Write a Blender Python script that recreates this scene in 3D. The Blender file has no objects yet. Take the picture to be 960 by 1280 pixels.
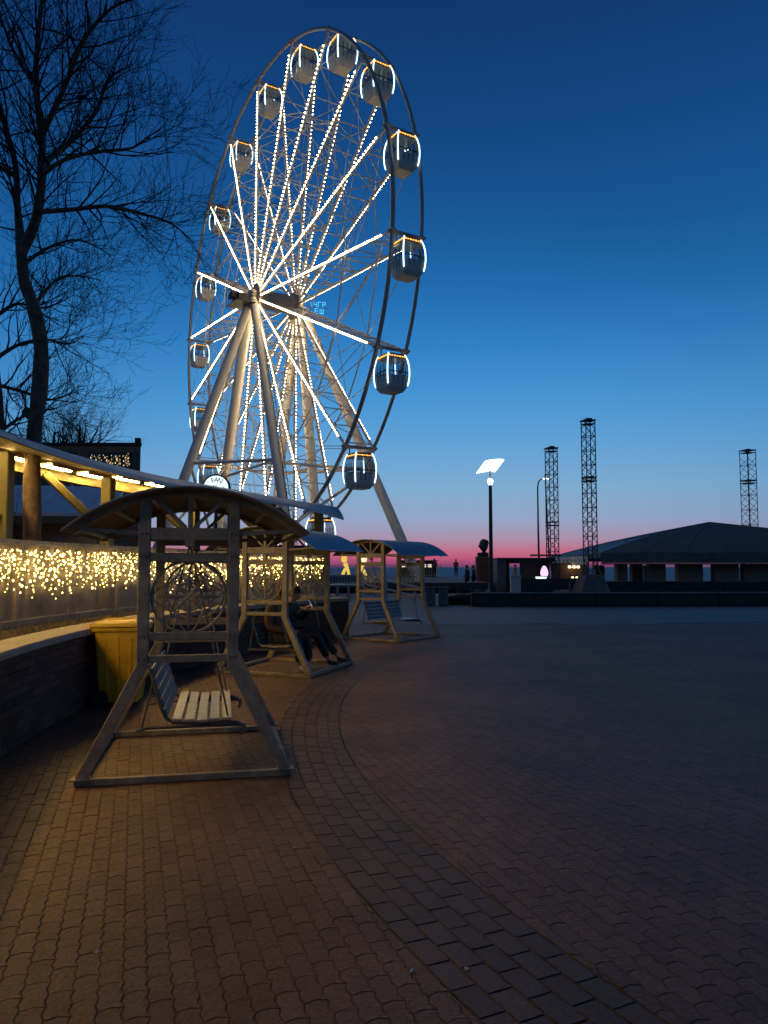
import bpy, math, random
from mathutils import Vector, Matrix
R_ = math.radians
PI = math.pi
random.seed(7)
SC = bpy.context.scene
COL = SC.collection

# ------------------------------------------------------------------ camera
F_PX, HOR, EYE = 957.0, 709.0, 1.6
PITCH = math.atan((HOR - 640) / F_PX)
cam_d = bpy.data.cameras.new('camera')
cam = bpy.data.objects.new('camera', cam_d)
COL.objects.link(cam)
cam.location = (0, 0, EYE)
cam.rotation_euler = (PI / 2 + PITCH, 0, 0)
cam_d.sensor_fit = 'VERTICAL'
cam_d.sensor_height = 36.0
cam_d.lens = 36.0 * F_PX / 1280.0
cam_d.clip_end = 60000
cam_d.clip_start = 0.05
SC.camera = cam
SC.render.resolution_x, SC.render.resolution_y = 768, 1024

# ------------------------------------------------------------------ world: dusk sky after sunset
world = bpy.data.worlds.new('World')
SC.world = world
world.use_nodes = True
wn, wl = world.node_tree.nodes, world.node_tree.links
wn.clear()
def s2l(c):
    return tuple(((v / 255) / 12.92 if v / 255 <= 0.04045 else ((v / 255 + 0.055) / 1.055) ** 2.4) for v in c)
def ramp_node(stops):
    r = wn.new('ShaderNodeValToRGB')
    els = r.color_ramp.elements
    while len(els) > 1:
        els.remove(els[-1])
    for i, (p, c) in enumerate(stops):
        e = els[0] if i == 0 else els.new(p)
        e.position = p
        e.color = (*s2l(c), 1)
    return r
tc = wn.new('ShaderNodeTexCoord')
sep = wn.new('ShaderNodeSeparateXYZ')
wl.new(tc.outputs['Generated'], sep.inputs[0])
# toward the set sun / away from it
SKY_SUN = [(0.0, (102, 66, 102)), (0.003, (136, 68, 110)), (0.012, (190, 90, 122)), (0.022, (192, 112, 138)),
           (0.035, (172, 142, 168)), (0.058, (150, 164, 194)), (0.10, (128, 172, 208)), (0.155, (100, 163, 214)), (0.215, (72, 150, 212)),
           (0.282, (49, 130, 199)), (0.34, (36, 114, 183)), (0.402, (29, 100, 168)), (0.516, (22, 81, 146)), (0.62, (19, 64, 124)), (1.0, (14, 43, 88))]
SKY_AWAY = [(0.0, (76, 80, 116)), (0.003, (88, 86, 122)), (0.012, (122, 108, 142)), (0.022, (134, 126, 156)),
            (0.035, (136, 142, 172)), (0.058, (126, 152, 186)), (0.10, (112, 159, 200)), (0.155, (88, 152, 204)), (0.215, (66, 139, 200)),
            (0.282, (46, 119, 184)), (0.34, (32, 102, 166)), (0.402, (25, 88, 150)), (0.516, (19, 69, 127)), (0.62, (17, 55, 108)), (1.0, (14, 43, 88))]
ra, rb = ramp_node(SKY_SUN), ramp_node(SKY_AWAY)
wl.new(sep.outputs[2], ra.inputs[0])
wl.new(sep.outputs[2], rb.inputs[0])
vd = wn.new('ShaderNodeVectorMath'); vd.operation = 'DOT_PRODUCT'
wl.new(tc.outputs['Generated'], vd.inputs[0])
vd.inputs[1].default_value = (0.02, 0.9998, 0.0)
mr = wn.new('ShaderNodeMapRange'); mr.interpolation_type = 'SMOOTHSTEP'
mr.inputs['From Min'].default_value = 0.86
mr.inputs['From Max'].default_value = 0.99
wl.new(vd.outputs['Value'], mr.inputs['Value'])
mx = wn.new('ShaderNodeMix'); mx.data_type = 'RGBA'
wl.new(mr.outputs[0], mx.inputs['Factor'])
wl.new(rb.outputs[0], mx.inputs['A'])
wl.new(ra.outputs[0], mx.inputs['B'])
bg = wn.new('ShaderNodeBackground')
bg.inputs['Strength'].default_value = 1.0
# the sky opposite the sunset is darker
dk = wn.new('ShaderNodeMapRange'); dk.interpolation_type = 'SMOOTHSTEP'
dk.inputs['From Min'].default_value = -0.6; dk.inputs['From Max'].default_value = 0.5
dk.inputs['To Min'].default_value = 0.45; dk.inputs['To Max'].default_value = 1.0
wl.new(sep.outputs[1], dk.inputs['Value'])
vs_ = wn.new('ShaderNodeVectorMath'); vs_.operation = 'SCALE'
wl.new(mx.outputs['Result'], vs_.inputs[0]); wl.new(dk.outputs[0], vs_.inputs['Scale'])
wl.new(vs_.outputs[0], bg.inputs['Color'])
wo = wn.new('ShaderNodeOutputWorld')
wl.new(bg.outputs[0], wo.inputs[0])

SC.view_settings.view_transform = 'Standard'
SC.view_settings.look = 'None'
SC.view_settings.exposure = 0.0
SC.view_settings.gamma = 1.0
SC.cycles.max_bounces = 6
SC.cycles.diffuse_bounces = 3
SC.cycles.glossy_bounces = 3
SC.cycles.transparent_max_bounces = 24
SC.cycles.sample_clamp_indirect = 3.0
SC.cycles.caustics_reflective = False
SC.cycles.caustics_refractive = False

# ------------------------------------------------------------------ helpers
def ray(px, py):
    a, b = (px - 480) / F_PX, (640 - py) / F_PX
    c, s = math.cos(PITCH), math.sin(PITCH)
    return Vector((a, c - b * s, s + b * c))
def at(px, py, Y):           # survey: the point of the place seen at this pixel, Y metres ahead
    r = ray(px, py)
    return r * (Y / r.y) + Vector((0, 0, EYE))
CX, CY = 13.0, 9.0           # the round plaza: everything runs on circles about its centre
def pol(R, deg, z=0.0):
    t = R_(deg)
    return Vector((CX - R * math.cos(t), CY + R * math.sin(t), z))

_mats = {}
def mat(name, col, rough=0.6, metal=0.0, var=0.25, scale=6.0, bump=0.0, bscale=40.0, spec=0.5, emit=None, strength=1.0, coords='Object'):
    if name in _mats:
        return _mats[name]
    m = bpy.data.materials.new(name)
    m.use_nodes = True
    n, l = m.node_tree.nodes, m.node_tree.links
    b = n['Principled BSDF']
    b.inputs['Roughness'].default_value = rough
    b.inputs['Metallic'].default_value = metal
    b.inputs['Specular IOR Level'].default_value = spec
    if emit:
        b.inputs['Base Color'].default_value = (*col, 1)
        b.inputs['Emission Color'].default_value = (*emit, 1)
        b.inputs['Emission Strength'].default_value = strength
    else:
        t = n.new('ShaderNodeTexCoord')
        no = n.new('ShaderNodeTexNoise')
        no.inputs['Scale'].default_value = scale
        no.inputs['Detail'].default_value = 6
        no.inputs['Roughness'].default_value = 0.65
        l.new(t.outputs[coords], no.inputs['Vector'])
        cr = n.new('ShaderNodeValToRGB')
        cr.color_ramp.elements[0].position = 0.3
        cr.color_ramp.elements[1].position = 0.72
        cr.color_ramp.elements[0].color = (*[c * (1 - var) for c in col], 1)
        cr.color_ramp.elements[1].color = (*[min(1, c * (1 + var * 0.6)) for c in col], 1)
        l.new(no.outputs['Fac'], cr.inputs[0])
        l.new(cr.outputs[0], b.inputs['Base Color'])
        if bump:
            nb = n.new('ShaderNodeTexNoise')
            nb.inputs['Scale'].default_value = bscale
            nb.inputs['Detail'].default_value = 4
            l.new(t.outputs[coords], nb.inputs['Vector'])
            bp = n.new('ShaderNodeBump')
            bp.inputs['Strength'].default_value = bump
            bp.inputs['Distance'].default_value = 0.01
            l.new(nb.outputs['Fac'], bp.inputs['Height'])
            l.new(bp.outputs[0], b.inputs['Normal'])
    _mats[name] = m
    return m
def piece_mat(name, col, spread, rough, bump=0.6, bscale=70, spec=0.4):
    """paver / brick: every piece its own tone (by island and by object), grain and worn patches"""
    m = bpy.data.materials.new(name)
    m.use_nodes = True
    n, l = m.node_tree.nodes, m.node_tree.links
    b = n['Principled BSDF']
    b.inputs['Roughness'].default_value = rough
    b.inputs['Specular IOR Level'].default_value = spec
    g = n.new('ShaderNodeNewGeometry'); oi = n.new('ShaderNodeObjectInfo')
    ad = n.new('ShaderNodeMath'); ad.operation = 'ADD'
    l.new(g.outputs['Random Per Island'], ad.inputs[0]); l.new(oi.outputs['Random'], ad.inputs[1])
    fr = n.new('ShaderNodeMath'); fr.operation = 'FRACT'
    l.new(ad.outputs[0], fr.inputs[0])
    cr = n.new('ShaderNodeValToRGB')
    cr.color_ramp.elements[0].color = (*[c * (1 - spread) for c in col], 1)
    cr.color_ramp.elements[1].color = (*[c * (1 + spread) for c in col], 1)
    l.new(fr.outputs[0], cr.inputs[0])
    t = n.new('ShaderNodeTexCoord')
    no = n.new('ShaderNodeTexNoise'); no.inputs['Scale'].default_value = 0.6; no.inputs['Detail'].default_value = 9; no.inputs['Roughness'].default_value = 0.62
    geo_pos = g.outputs['Position']
    l.new(geo_pos, no.inputs['Vector'])
    nf = n.new('ShaderNodeTexNoise'); nf.inputs['Scale'].default_value = bscale; nf.inputs['Detail'].default_value = 5
    l.new(geo_pos, nf.inputs['Vector'])
    c2 = n.new('ShaderNodeValToRGB')
    c2.color_ramp.elements[0].position = 0.3; c2.color_ramp.elements[1].position = 0.7
    c2.color_ramp.elements[0].color = (0.52, 0.52, 0.53, 1); c2.color_ramp.elements[1].color = (1.15, 1.14, 1.12, 1)
    l.new(no.outputs['Fac'], c2.inputs[0])
    c3 = n.new('ShaderNodeValToRGB')
    c3.color_ramp.elements[0].position = 0.35; c3.color_ramp.elements[1].position = 0.65
    c3.color_ramp.elements[0].color = (0.75, 0.75, 0.75, 1); c3.color_ramp.elements[1].color = (1.15, 1.15, 1.15, 1)
    l.new(nf.outputs['Fac'], c3.inputs[0])
    m1 = n.new('ShaderNodeMix'); m1.data_type = 'RGBA'; m1.blend_type = 'MULTIPLY'; m1.inputs['Factor'].default_value = 1
    l.new(cr.outputs[0], m1.inputs['A']); l.new(c2.outputs[0], m1.inputs['B'])
    m2 = n.new('ShaderNodeMix'); m2.data_type = 'RGBA'; m2.blend_type = 'MULTIPLY'; m2.inputs['Factor'].default_value = 1
    l.new(m1.outputs['Result'], m2.inputs['A']); l.new(c3.outputs[0], m2.inputs['B'])
    l.new(m2.outputs['Result'], b.inputs['Base Color'])
    bp = n.new('ShaderNodeBump'); bp.inputs['Strength'].default_value = bump; bp.inputs['Distance'].default_value = 0.004
    l.new(nf.outputs['Fac'], bp.inputs['Height']); l.new(bp.outputs[0], b.inputs['Normal'])
    _mats[name] = m
    return m
def glow(name, col, strength):
    m = _mats.get(name)
    if m: return m
    m = bpy.data.materials.new(name); m.use_nodes = True
    n, l = m.node_tree.nodes, m.node_tree.links
    n.clear()
    e = n.new('ShaderNodeEmission'); e.inputs[0].default_value = (*col, 1); e.inputs[1].default_value = strength
    o = n.new('ShaderNodeOutputMaterial'); l.new(e.outputs[0], o.inputs[0])
    _mats[name] = m
    return m
def clear_mat(name, tint, clear, rough=0.15, diff=(0.5, 0.5, 0.5), wave=0.0):
    m = bpy.data.materials.new(name); m.use_nodes = True
    n, l = m.node_tree.nodes, m.node_tree.links
    b = n['Principled BSDF']
    b.inputs['Base Color'].default_value = (*diff, 1)
    b.inputs['Roughness'].default_value = rough
    tr = n.new('ShaderNodeBsdfTransparent'); tr.inputs[0].default_value = (*tint, 1)
    mixs = n.new('ShaderNodeMixShader'); mixs.inputs[0].default_value = clear
    l.new(b.outputs[0], mixs.inputs[1]); l.new(tr.outputs[0], mixs.inputs[2])
    l.new(mixs.outputs[0], n['Material Output'].inputs[0])
    if wave:
        t = n.new('ShaderNodeTexCoord'); no = n.new('ShaderNodeTexNoise'); no.inputs['Scale'].default_value = 2.2
        l.new(t.outputs['Object'], no.inputs['Vector'])
        bp = n.new('ShaderNodeBump'); bp.inputs['Strength'].default_value = wave; bp.inputs['Distance'].default_value = 0.08
        l.new(no.outputs['Fac'], bp.inputs['Height']); l.new(bp.outputs[0], b.inputs['Normal'])
    _mats[name] = m
    return m

class MB:
    """collects shapes; build() links them as ONE mesh object"""
    def __init__(s):
        s.v, s.f, s.m = [], [], []
    def add(s, vs, fs, mi=0):
        o = len(s.v)
        s.v += [tuple(v) for v in vs]
        s.f += [tuple(i + o for i in f) for f in fs]
        s.m += [mi] * len(fs)
        return s
    def box(s, c, d, rz=0.0, mi=0, rot=None):
        c = Vector(c); hx, hy, hz = d[0] / 2, d[1] / 2, d[2] / 2
        M = rot if rot is not None else Matrix.Rotation(rz, 3, 'Z')
        vs = [c + M @ Vector((x, y, z)) for z in (-hz, hz) for (x, y) in ((-hx, -hy), (hx, -hy), (hx, hy), (-hx, hy))]
        return s.add(vs, [(3, 2, 1, 0), (4, 5, 6, 7), (0, 1, 5, 4), (1, 2, 6, 5), (2, 3, 7, 6), (3, 0, 4, 7)], mi)
    def bbox(s, c, d, rz=0.0, b=0.006, mi=0, rot=None):
        """box with chamfered edges"""
        c = Vector(c); h = Vector(d) / 2
        M = rot if rot is not None else Matrix.Rotation(rz, 3, 'Z')
        b = min(b, min(h) * 0.8)
        vs, idx = [], {}
        for sx in (-1, 1):
            for sy in (-1, 1):
                for sz in (-1, 1):
                    for ax in range(3):
                        p = Vector((sx * (h.x - b), sy * (h.y - b), sz * (h.z - b)))
                        p[ax] = (sx, sy, sz)[ax] * h[ax]
                        idx[(sx, sy, sz, ax)] = len(vs)
                        vs.append(c + M @ p)
        fs = []
        q = ((-1, -1), (1, -1), (1, 1), (-1, 1))
        for ax in range(3):
            for sg in (-1, 1):
                f = []
                for a, e in q:
                    k = [0, 0, 0]; k[ax] = sg; k[(ax + 1) % 3] = a; k[(ax + 2) % 3] = e
                    f.append(idx[(*k, ax)])
                fs.append(tuple(f) if sg > 0 else tuple(reversed(f)))
        for ax in range(3):
            a1, a2 = (ax + 1) % 3, (ax + 2) % 3
            for s1 in (-1, 1):
                for s2 in (-1, 1):
                    f = []
                    for e, which in ((-1, a1), (1, a1), (1, a2), (-1, a2)):
                        k = [0, 0, 0]; k[ax] = e; k[a1] = s1; k[a2] = s2
                        f.append(idx[(*k, which)])
                    fs.append(tuple(f) if s1 * s2 < 0 else tuple(reversed(f)))
        for sx in (-1, 1):
            for sy in (-1, 1):
                for sz in (-1, 1):
                    f = [idx[(sx, sy, sz, a)] for a in range(3)]
                    fs.append(tuple(f) if sx * sy * sz > 0 else tuple(reversed(f)))
        return s.add(vs, fs, mi)
    def bar(s, p, q, w, h=None, up=(0, 0, 1), mi=0, b=0.0):
        """rectangular bar from p to q, w across, h along up"""
        p, q = Vector(p), Vector(q); h = w if h is None else h
        d = q - p; L = d.length; d.normalize()
        u = Vector(up)
        if abs(d.dot(u)) > 0.98: u = Vector((0, 1, 0)) if abs(d.y) < 0.9 else Vector((1, 0, 0))
        x = d.cross(u).normalized(); z = x.cross(d)
        M = Matrix((x, d, z)).transposed()
        if b: return s.bbox((p + q) / 2, (w, L, h), b=b, mi=mi, rot=M)
        return s.box((p + q) / 2, (w, L, h), mi=mi, rot=M)
    def tube(s, pts, r, n=8, mi=0, closed=False, cap=True):
        pts = [Vector(p) for p in pts]; k = len(pts)
        rs = r if isinstance(r, (list, tuple)) else [r] * k
        vs, fs = [], []
        ref = None
        for i, p in enumerate(pts):
            if closed: d = pts[(i + 1) % k] - pts[i - 1]
            else: d = pts[min(i + 1, k - 1)] - pts[max(i - 1, 0)]
            if d.length < 1e-9: d = Vector((0, 0, 1))
            d.normalize()
            if ref is None:
                ref = d.orthogonal().normalized()
            ref = (ref - d * ref.dot(d))
            if ref.length < 1e-6: ref = d.orthogonal()
            ref.normalize()
            y = d.cross(ref)
            for j in range(n):
                a = 2 * PI * j / n
                vs.append(p + (ref * math.cos(a) + y * math.sin(a)) * rs[i])
        m = k if closed else k - 1
        for i in range(m):
            for j in range(n):
                a, b_ = i * n + j, i * n + (j + 1) % n
                c, d_ = ((i + 1) % k) * n + j, ((i + 1) % k) * n + (j + 1) % n
                fs.append((a, b_, d_, c))
        if cap and not closed:
            fs.append(tuple(reversed(range(n)))); fs.append(tuple(range((k - 1) * n, k * n)))
        return s.add(vs, fs, mi)
    def lathe(s, prof, c=(0, 0, 0), n=16, mi=0, axis=None):
        c = Vector(c); vs, fs = [], []
        M = axis if axis is not None else Matrix.Identity(3)
        for r, z in prof:
            for j in range(n):
                a = 2 * PI * j / n
                vs.append(c + M @ Vector((r * math.cos(a), r * math.sin(a), z)))
        for i in range(len(prof) - 1):
            for j in range(n):
                fs.append((i * n + j, i * n + (j + 1) % n, (i + 1) * n + (j + 1) % n, (i + 1) * n + j))
        fs.append(tuple(reversed(range(n)))); fs.append(tuple(range((len(prof) - 1) * n, len(prof) * n)))
        return s.add(vs, fs, mi)
    def octa(s, c, r, mi=0):
        x, y, z = c
        return s.add([(x + r, y, z), (x - r, y, z), (x, y + r, z), (x, y - r, z), (x, y, z + r), (x, y, z - r)],
                     [(0, 2, 4), (2, 1, 4), (1, 3, 4), (3, 0, 4), (2, 0, 5), (1, 2, 5), (3, 1, 5), (0, 3, 5)], mi)
    def ball(s, c, r, n=8, k=5, mi=0, sq=(1, 1, 1)):
        prof = [(max(1e-4, math.sin(PI * i / k)) * r, -math.cos(PI * i / k) * r) for i in range(k + 1)]
        o = len(s.v); s.lathe(prof, (0, 0, 0), n, mi)
        for i in range(o, len(s.v)):
            x, y, z = s.v[i]; s.v[i] = (c[0] + x * sq[0], c[1] + y * sq[1], c[2] + z * sq[2])
        return s
    def poly(s, pts2, z0, z1, ch=0.0, mi=0):
        """prism from a 2-D outline (ccw)"""
        n = len(pts2)
        vs = [(x, y, z0) for x, y in pts2] + [(x, y, z1) for x, y in pts2]
        fs = [tuple(reversed(range(n))), tuple(range(n, 2 * n))] + [(i, (i + 1) % n, n + (i + 1) % n, n + i) for i in range(n)]
        return s.add(vs, fs, mi)
    def mesh(s, name, mats, off=None, smooth=False):
        me = bpy.data.meshes.new(name)
        v = s.v if off is None else [(a - off[0], b - off[1], c - off[2]) for a, b, c in s.v]
        me.from_pydata(v, [], s.f)
        for m in (mats if isinstance(mats, (list, tuple)) else [mats]):
            me.materials.append(m)
        if any(s.m): me.polygons.foreach_set('material_index', s.m)
        if smooth:
            me.polygons.foreach_set('use_smooth', [True] * len(s.f))
        me.update()
        return me
    def build(s, name, mats, parent=None, off=None, smooth=False, kind=None):
        if off is None and parent is not None:
            r = parent
            while r.parent: r = r.parent
            off = r.get('_w')
        o = bpy.data.objects.new(name, s.mesh(name, mats, off, smooth))
        COL.objects.link(o)
        if parent: o.parent = parent
        if kind: o['kind'] = kind
        return o
def smooth_by_angle(o, deg=35):
    me = o.data
    me.polygons.foreach_set('use_smooth', [True] * len(me.polygons))
    me.set_sharp_from_angle(angle=R_(deg))
    return o
def tag(o, label, cat, group=None):
    o['label'] = label; o['category'] = cat
    if group: o['group'] = group
    return o
def thing(name, label, cat, loc=(0, 0, 0), rz=0.0, group=None, world_parts=False):
    """Empty at the thing's base; world_parts: its parts are given in world coordinates"""
    o = bpy.data.objects.new(name, None)
    o.empty_display_size = 0.2
    COL.objects.link(o); o.location = loc; o.rotation_euler = (0, 0, rz)
    if world_parts: o['_w'] = tuple(loc)
    return tag(o, label, cat, group)
def copy_tree(o, parent=None):
    c = o.copy(); COL.objects.link(c)
    if parent: c.parent = parent
    for ch in list(o.children): copy_tree(ch, c)
    return c
def structure(name, mb, m, **k):
    o = mb.build(name, m, **k); o['kind'] = 'structure'; return o

# ------------------------------------------------------------------ materials
M_PAVE = piece_mat('concrete_paver', (0.190, 0.108, 0.064), 0.14, 0.62, bump=1.6, bscale=48)
M_BAND = piece_mat('grey_band_paver', (0.128, 0.084, 0.058), 0.16, 0.60, bump=0.9)
M_BED = mat('sandy_paving_bed', (0.150, 0.090, 0.056), 0.85, var=0.4, scale=3.0, bump=0.5)
M_BRICK = piece_mat('dark_red_brick', (0.13, 0.075, 0.055), 0.30, 0.8, bump=0.8, bscale=90)
M_MORTAR = mat('mortar', (0.10, 0.085, 0.07), 0.9, var=0.3)
M_COPING = mat('pale_coping_stone', (0.42, 0.37, 0.29), 0.75, var=0.22, scale=5, bump=0.5)
M_SWING = mat('beige_grey_paint', (0.37, 0.315, 0.225), 0.5, var=0.42, scale=9, bump=0.25, bscale=60)
M_ROOFTOP = mat('sky_tinted_profile_sheet', (0.27, 0.36, 0.43), 0.36, metal=0.1, var=0.22, scale=3)  # grey sheet; blue of the sky above is painted into its top side
M_ROOFUND = mat('grey_sheet_underside', (0.25, 0.23, 0.20), 0.6, var=0.25, scale=4)
M_SLATBLUE = mat('blue_slat_paint', (0.05, 0.13, 0.22), 0.45, var=0.3, scale=9, bump=0.2)
M_SLATPALE = mat('worn_pale_slat_wood', (0.62, 0.54, 0.40), 0.26, var=0.3, scale=14, bump=0.3)
M_ROD = mat('grey_steel_rod', (0.22, 0.20, 0.17), 0.5, metal=0.3)
M_YELLOW = mat('yellow_plastic', (0.82, 0.50, 0.025), 0.38, var=0.22, scale=7, bump=0.1)
M_BLACK = mat('black_rubber', (0.02, 0.02, 0.02), 0.7)
M_POST = mat('olive_yellow_timber', (0.165, 0.15, 0.055), 0.65, var=0.25, scale=5, bump=0.3)
M_CANTOP = mat('pale_canopy_sheet', (0.62, 0.60, 0.58), 0.5, var=0.18, scale=1.5)
M_CANUND = mat('timber_soffit', (0.19, 0.145, 0.09), 0.7, var=0.3, scale=4)
M_STEELW = mat('white_wheel_steel', (0.80, 0.74, 0.66), 0.42, var=0.12)
M_RIM = mat('brown_rim_steel', (0.50, 0.42, 0.35), 0.4, metal=0.0, var=0.15)
M_DARKST = mat('dark_machinery_steel', (0.05, 0.05, 0.055), 0.5, metal=0.4)
M_TRUSS = mat('dark_truss_steel', (0.05, 0.055, 0.06), 0.5, metal=0.5)
M_CABIN = mat('cabin_shell', (0.72, 0.70, 0.67), 0.3, var=0.1)
M_CABDARK = mat('cabin_dark_trim', (0.03, 0.035, 0.045), 0.4)
M_BARK = mat('grey_brown_bark', (0.16, 0.115, 0.08), 0.9, var=0.65, scale=9, bump=1.0, bscale=30)
M_TWIG = mat('dark_twig', (0.035, 0.028, 0.024), 0.9, var=0.3)
M_GLASSG = clear_mat('cabin_glass', (0.86, 0.90, 0.93), 0.72, 0.10, (0.16, 0.18, 0.22))
M_PVC = clear_mat('clear_plastic_sheet', (0.82, 0.79, 0.74), 0.44, 0.30, (0.40, 0.36, 0.31), wave=0.7)
M_BULBWARM = glow('warm_wheel_bulb', (1.0, 0.75, 0.42), 28.0)
M_COOL = glow('cool_led_strip', (0.60, 0.88, 1.0), 3.0)
M_AMBER = glow('amber_cabin_light', (1.0, 0.46, 0.10), 2.0)
M_FAIRY = glow('fairy_bulb', (1.0, 0.66, 0.17), 15.0)
M_TUBE = glow('warm_tube_lamp', (1.0, 0.62, 0.18), 175.0)

# ================================================================== SETTING: plaza, pavers, sea
mb = MB()
mb.add([(-400, -300, -0.009), (400, -300, -0.009), (400, 92, -0.009), (-400, 92, -0.009), (-400, 92, -3), (400, 92, -3)],
       [(0, 1, 2, 3), (3, 2, 5, 4)])
plaza = structure('plaza_ground', mb, M_BED)
# far paving keeps the paver colour
m_far = mat('far_paving', (0.185, 0.125, 0.085), 0.62, var=0.28, scale=2.4, bump=0.8, bscale=9)
mb = MB()
seg = 48
mb.add([(-20, 21.9, -0.005), (26, 21.9, -0.005), (26, 31.7, -0.005), (26, 60, -0.005), (-20, 60, -0.005)], [(0, 1, 2, 3, 4)])
structure('far_paving', mb, m_far)

R_IN, R_OUT = 13.50, 14.08
def paver(outline, z=0.0, ch=0.0022, dz=0.0028, lift=0.0):
    """chamfered top of one paver: (verts, faces)"""
    n = len(outline)
    cx = sum(p[0] for p in outline) / n; cy = sum(p[1] for p in outline) / n
    ins = []
    for i in range(n):
        a, b, c = outline[i - 1], outline[i], outline[(i + 1) % n]
        e1 = Vector((b[0] - a[0], b[1] - a[1])); e2 = Vector((c[0] - b[0], c[1] - b[1]))
        if e1.length < 1e-6 or e2.length < 1e-6:
            ins.append((b[0] + (cx - b[0]) * 0.05, b[1] + (cy - b[1]) * 0.05)); continue
        e1.normalize(); e2.normalize()
        nn = Vector((-e1.y - e2.y, e1.x + e2.x))
        if nn.length < 1e-4: nn = Vector((-e1.y, e1.x))
        nn.normalize()
        ins.append((b[0] + nn.x * ch, b[1] + nn.y * ch))
    vs = [(x, y, z - dz) for x, y in outline] + [(x, y, z + lift) for x, y in ins]
    fs = [tuple(range(n, 2 * n))] + [(i, (i + 1) % n, n + (i + 1) % n, n + i) for i in range(n)]
    return vs, fs
pv_rng = random.Random(3)
L_, W_ = 0.180, 0.090
AM = 0.012
def zig_outline(ox, oy):
    g = 0.0016
    top, bot = [], []
    xs = [0, L_ / 4, L_ / 2, 3 * L_ / 4, L_]
    ys = [0, AM, 0, AM, 0]
    bot = [(x, y) for x, y in zip(xs, ys)]
    top = [(x, y + W_) for x, y in zip(xs, ys)]
    right = [(L_ + 0.014, W_ * 0.5)]
    left = [(0.014, W_ * 0.5)]
    pts = bot + right + list(reversed(top)) + left
    cx, cy = L_ / 2, W_ / 2 + AM / 2
    k = 1 - 2 * g / W_
    return [(ox + cx + (x - cx) * (1 - 2 * g / L_), oy + cy + (y - cy) * k) for x, y in pts]
ANG = R_(108)
ca, sa = math.cos(ANG), math.sin(ANG)
YMAX = 22.0
cand = []
u0, u1, v0, v1 = -9, 26, -22, 16
for j in range(int(v0 / W_), int(v1 / W_)):
    for i in range(int(u0 / L_), int(u1 / L_)):
        ox = i * L_ + (L_ / 2 if j % 2 else 0); oy = j * W_
        x0, y0 = ox * ca - oy * sa, ox * sa + oy * ca
        if y0 < 1.6 or y0 > YMAX or x0 < -0.55 * y0 - 0.6 or x0 > 0.55 * y0 + 2.6: continue
        r0 = math.hypot(x0 - CX, y0 - CY)
        if r0 > 16.35 and y0 < 17.9 and x0 < 2: continue
        out = [(a * ca - b * sa, a * sa + b * ca) for a, b in zig_outline(ox, oy)]
        rr = [math.hypot(a - CX, b - CY) for a, b in out]
        if all(R_IN - 0.004 < q < R_OUT + 0.004 for q in rr): continue
        if min(rr) < R_OUT and max(rr) > R_IN and any(R_IN < q < R_OUT for q in rr) or (min(rr) < R_IN and max(rr) > R_OUT):
            mean = sum(rr) / len(rr)
            lim = R_IN - 0.006 if mean < (R_IN + R_OUT) / 2 else R_OUT + 0.006
            o2 = []
            for (a, b), q in zip(out, rr):
                if (lim < R_IN and q > lim) or (lim > R_OUT and q < lim):
                    a, b = CX + (a - CX) * lim / q, CY + (b - CY) * lim / q
                if not o2 or math.hypot(a - o2[-1][0], b - o2[-1][1]) > 0.006: o2.append((a, b))
            if len(o2) > 3 and math.hypot(o2[0][0] - o2[-1][0], o2[0][1] - o2[-1][1]) < 0.006: o2.pop()
            out = o2
            A = sum(out[k - 1][0] * out[k][1] - out[k][0] * out[k - 1][1] for k in range(len(out))) / 2
            if len(out) < 4 or A < 0.0004: continue
        cand.append((y0, out))
cand.sort(key=lambda c: c[0])
rest = MB()
def lay(cands, name, matl, parent, n_single):
    rest = MB()
    for k, (d, out) in enumerate(cands):
        lift = pv_rng.uniform(-0.0013, 0.0013)
        vs, fs = paver(out, lift=lift)
        if k < n_single:
            cx = sum(p[0] for p in out) / len(out); cy = sum(p[1] for p in out) / len(out)
            one = MB().add([(x - cx, y - cy, z) for x, y, z in vs], fs)
            o = one.build(name, matl, parent); o.location = (cx, cy, 0)
        else:
            rest.add(vs, fs)
    rest.build(name + '_field', matl, parent, kind='stuff')
lay(cand, 'paver', M_PAVE, plaza, 300)
# the band of larger rectangular pavers
mb = MB()
N = 120
ring = []
for i in range(N + 1):
    t = -32 + 116 * i / N
    ring.append((pol(R_IN - 0.004, t, -0.0065), pol(R_OUT + 0.004, t, -0.0065)))
vs = [p for a in ring for p in a]
mb.add(vs, [(2 * i, 2 * i + 1, 2 * i + 3, 2 * i + 2)[::-1] for i in range(N)])
band = structure('paving_band', mb, M_BED)
cand = []
courses = 5
cw = (R_OUT - R_IN) / courses
for c in range(courses):
    ra_, rb_ = R_IN + c * cw + 0.004, R_IN + (c + 1) * cw - 0.004
    step = math.degrees(0.20 / ((ra_ + rb_) / 2))
    k = 0
    t = -30 + (c % 2) * step / 2 + pv_rng.uniform(-0.05, 0.05)
    while t < 84:
        g = math.degrees(0.0042 / rb_)
        ta, tb = t + g, t + step - g
        o = [pol(ra_, ta), pol(rb_, ta), pol(rb_, tb), pol(ra_, tb)]
        o = [(p.x, p.y) for p in o]
        A = sum(o[q - 1][0] * o[q][1] - o[q][0] * o[q - 1][1] for q in range(4))
        if A < 0: o.reverse()
        cx, cy = sum(p[0] for p in o) / 4, sum(p[1] for p in o) / 4
        if cy > 1.6 and abs(cx) < 0.55 * cy + 2.6:
            cand.append((cy, o))
        t += step
cand.sort(key=lambda c: c[0])
lay(cand, 'paver', M_BAND, band, 300)

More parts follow.
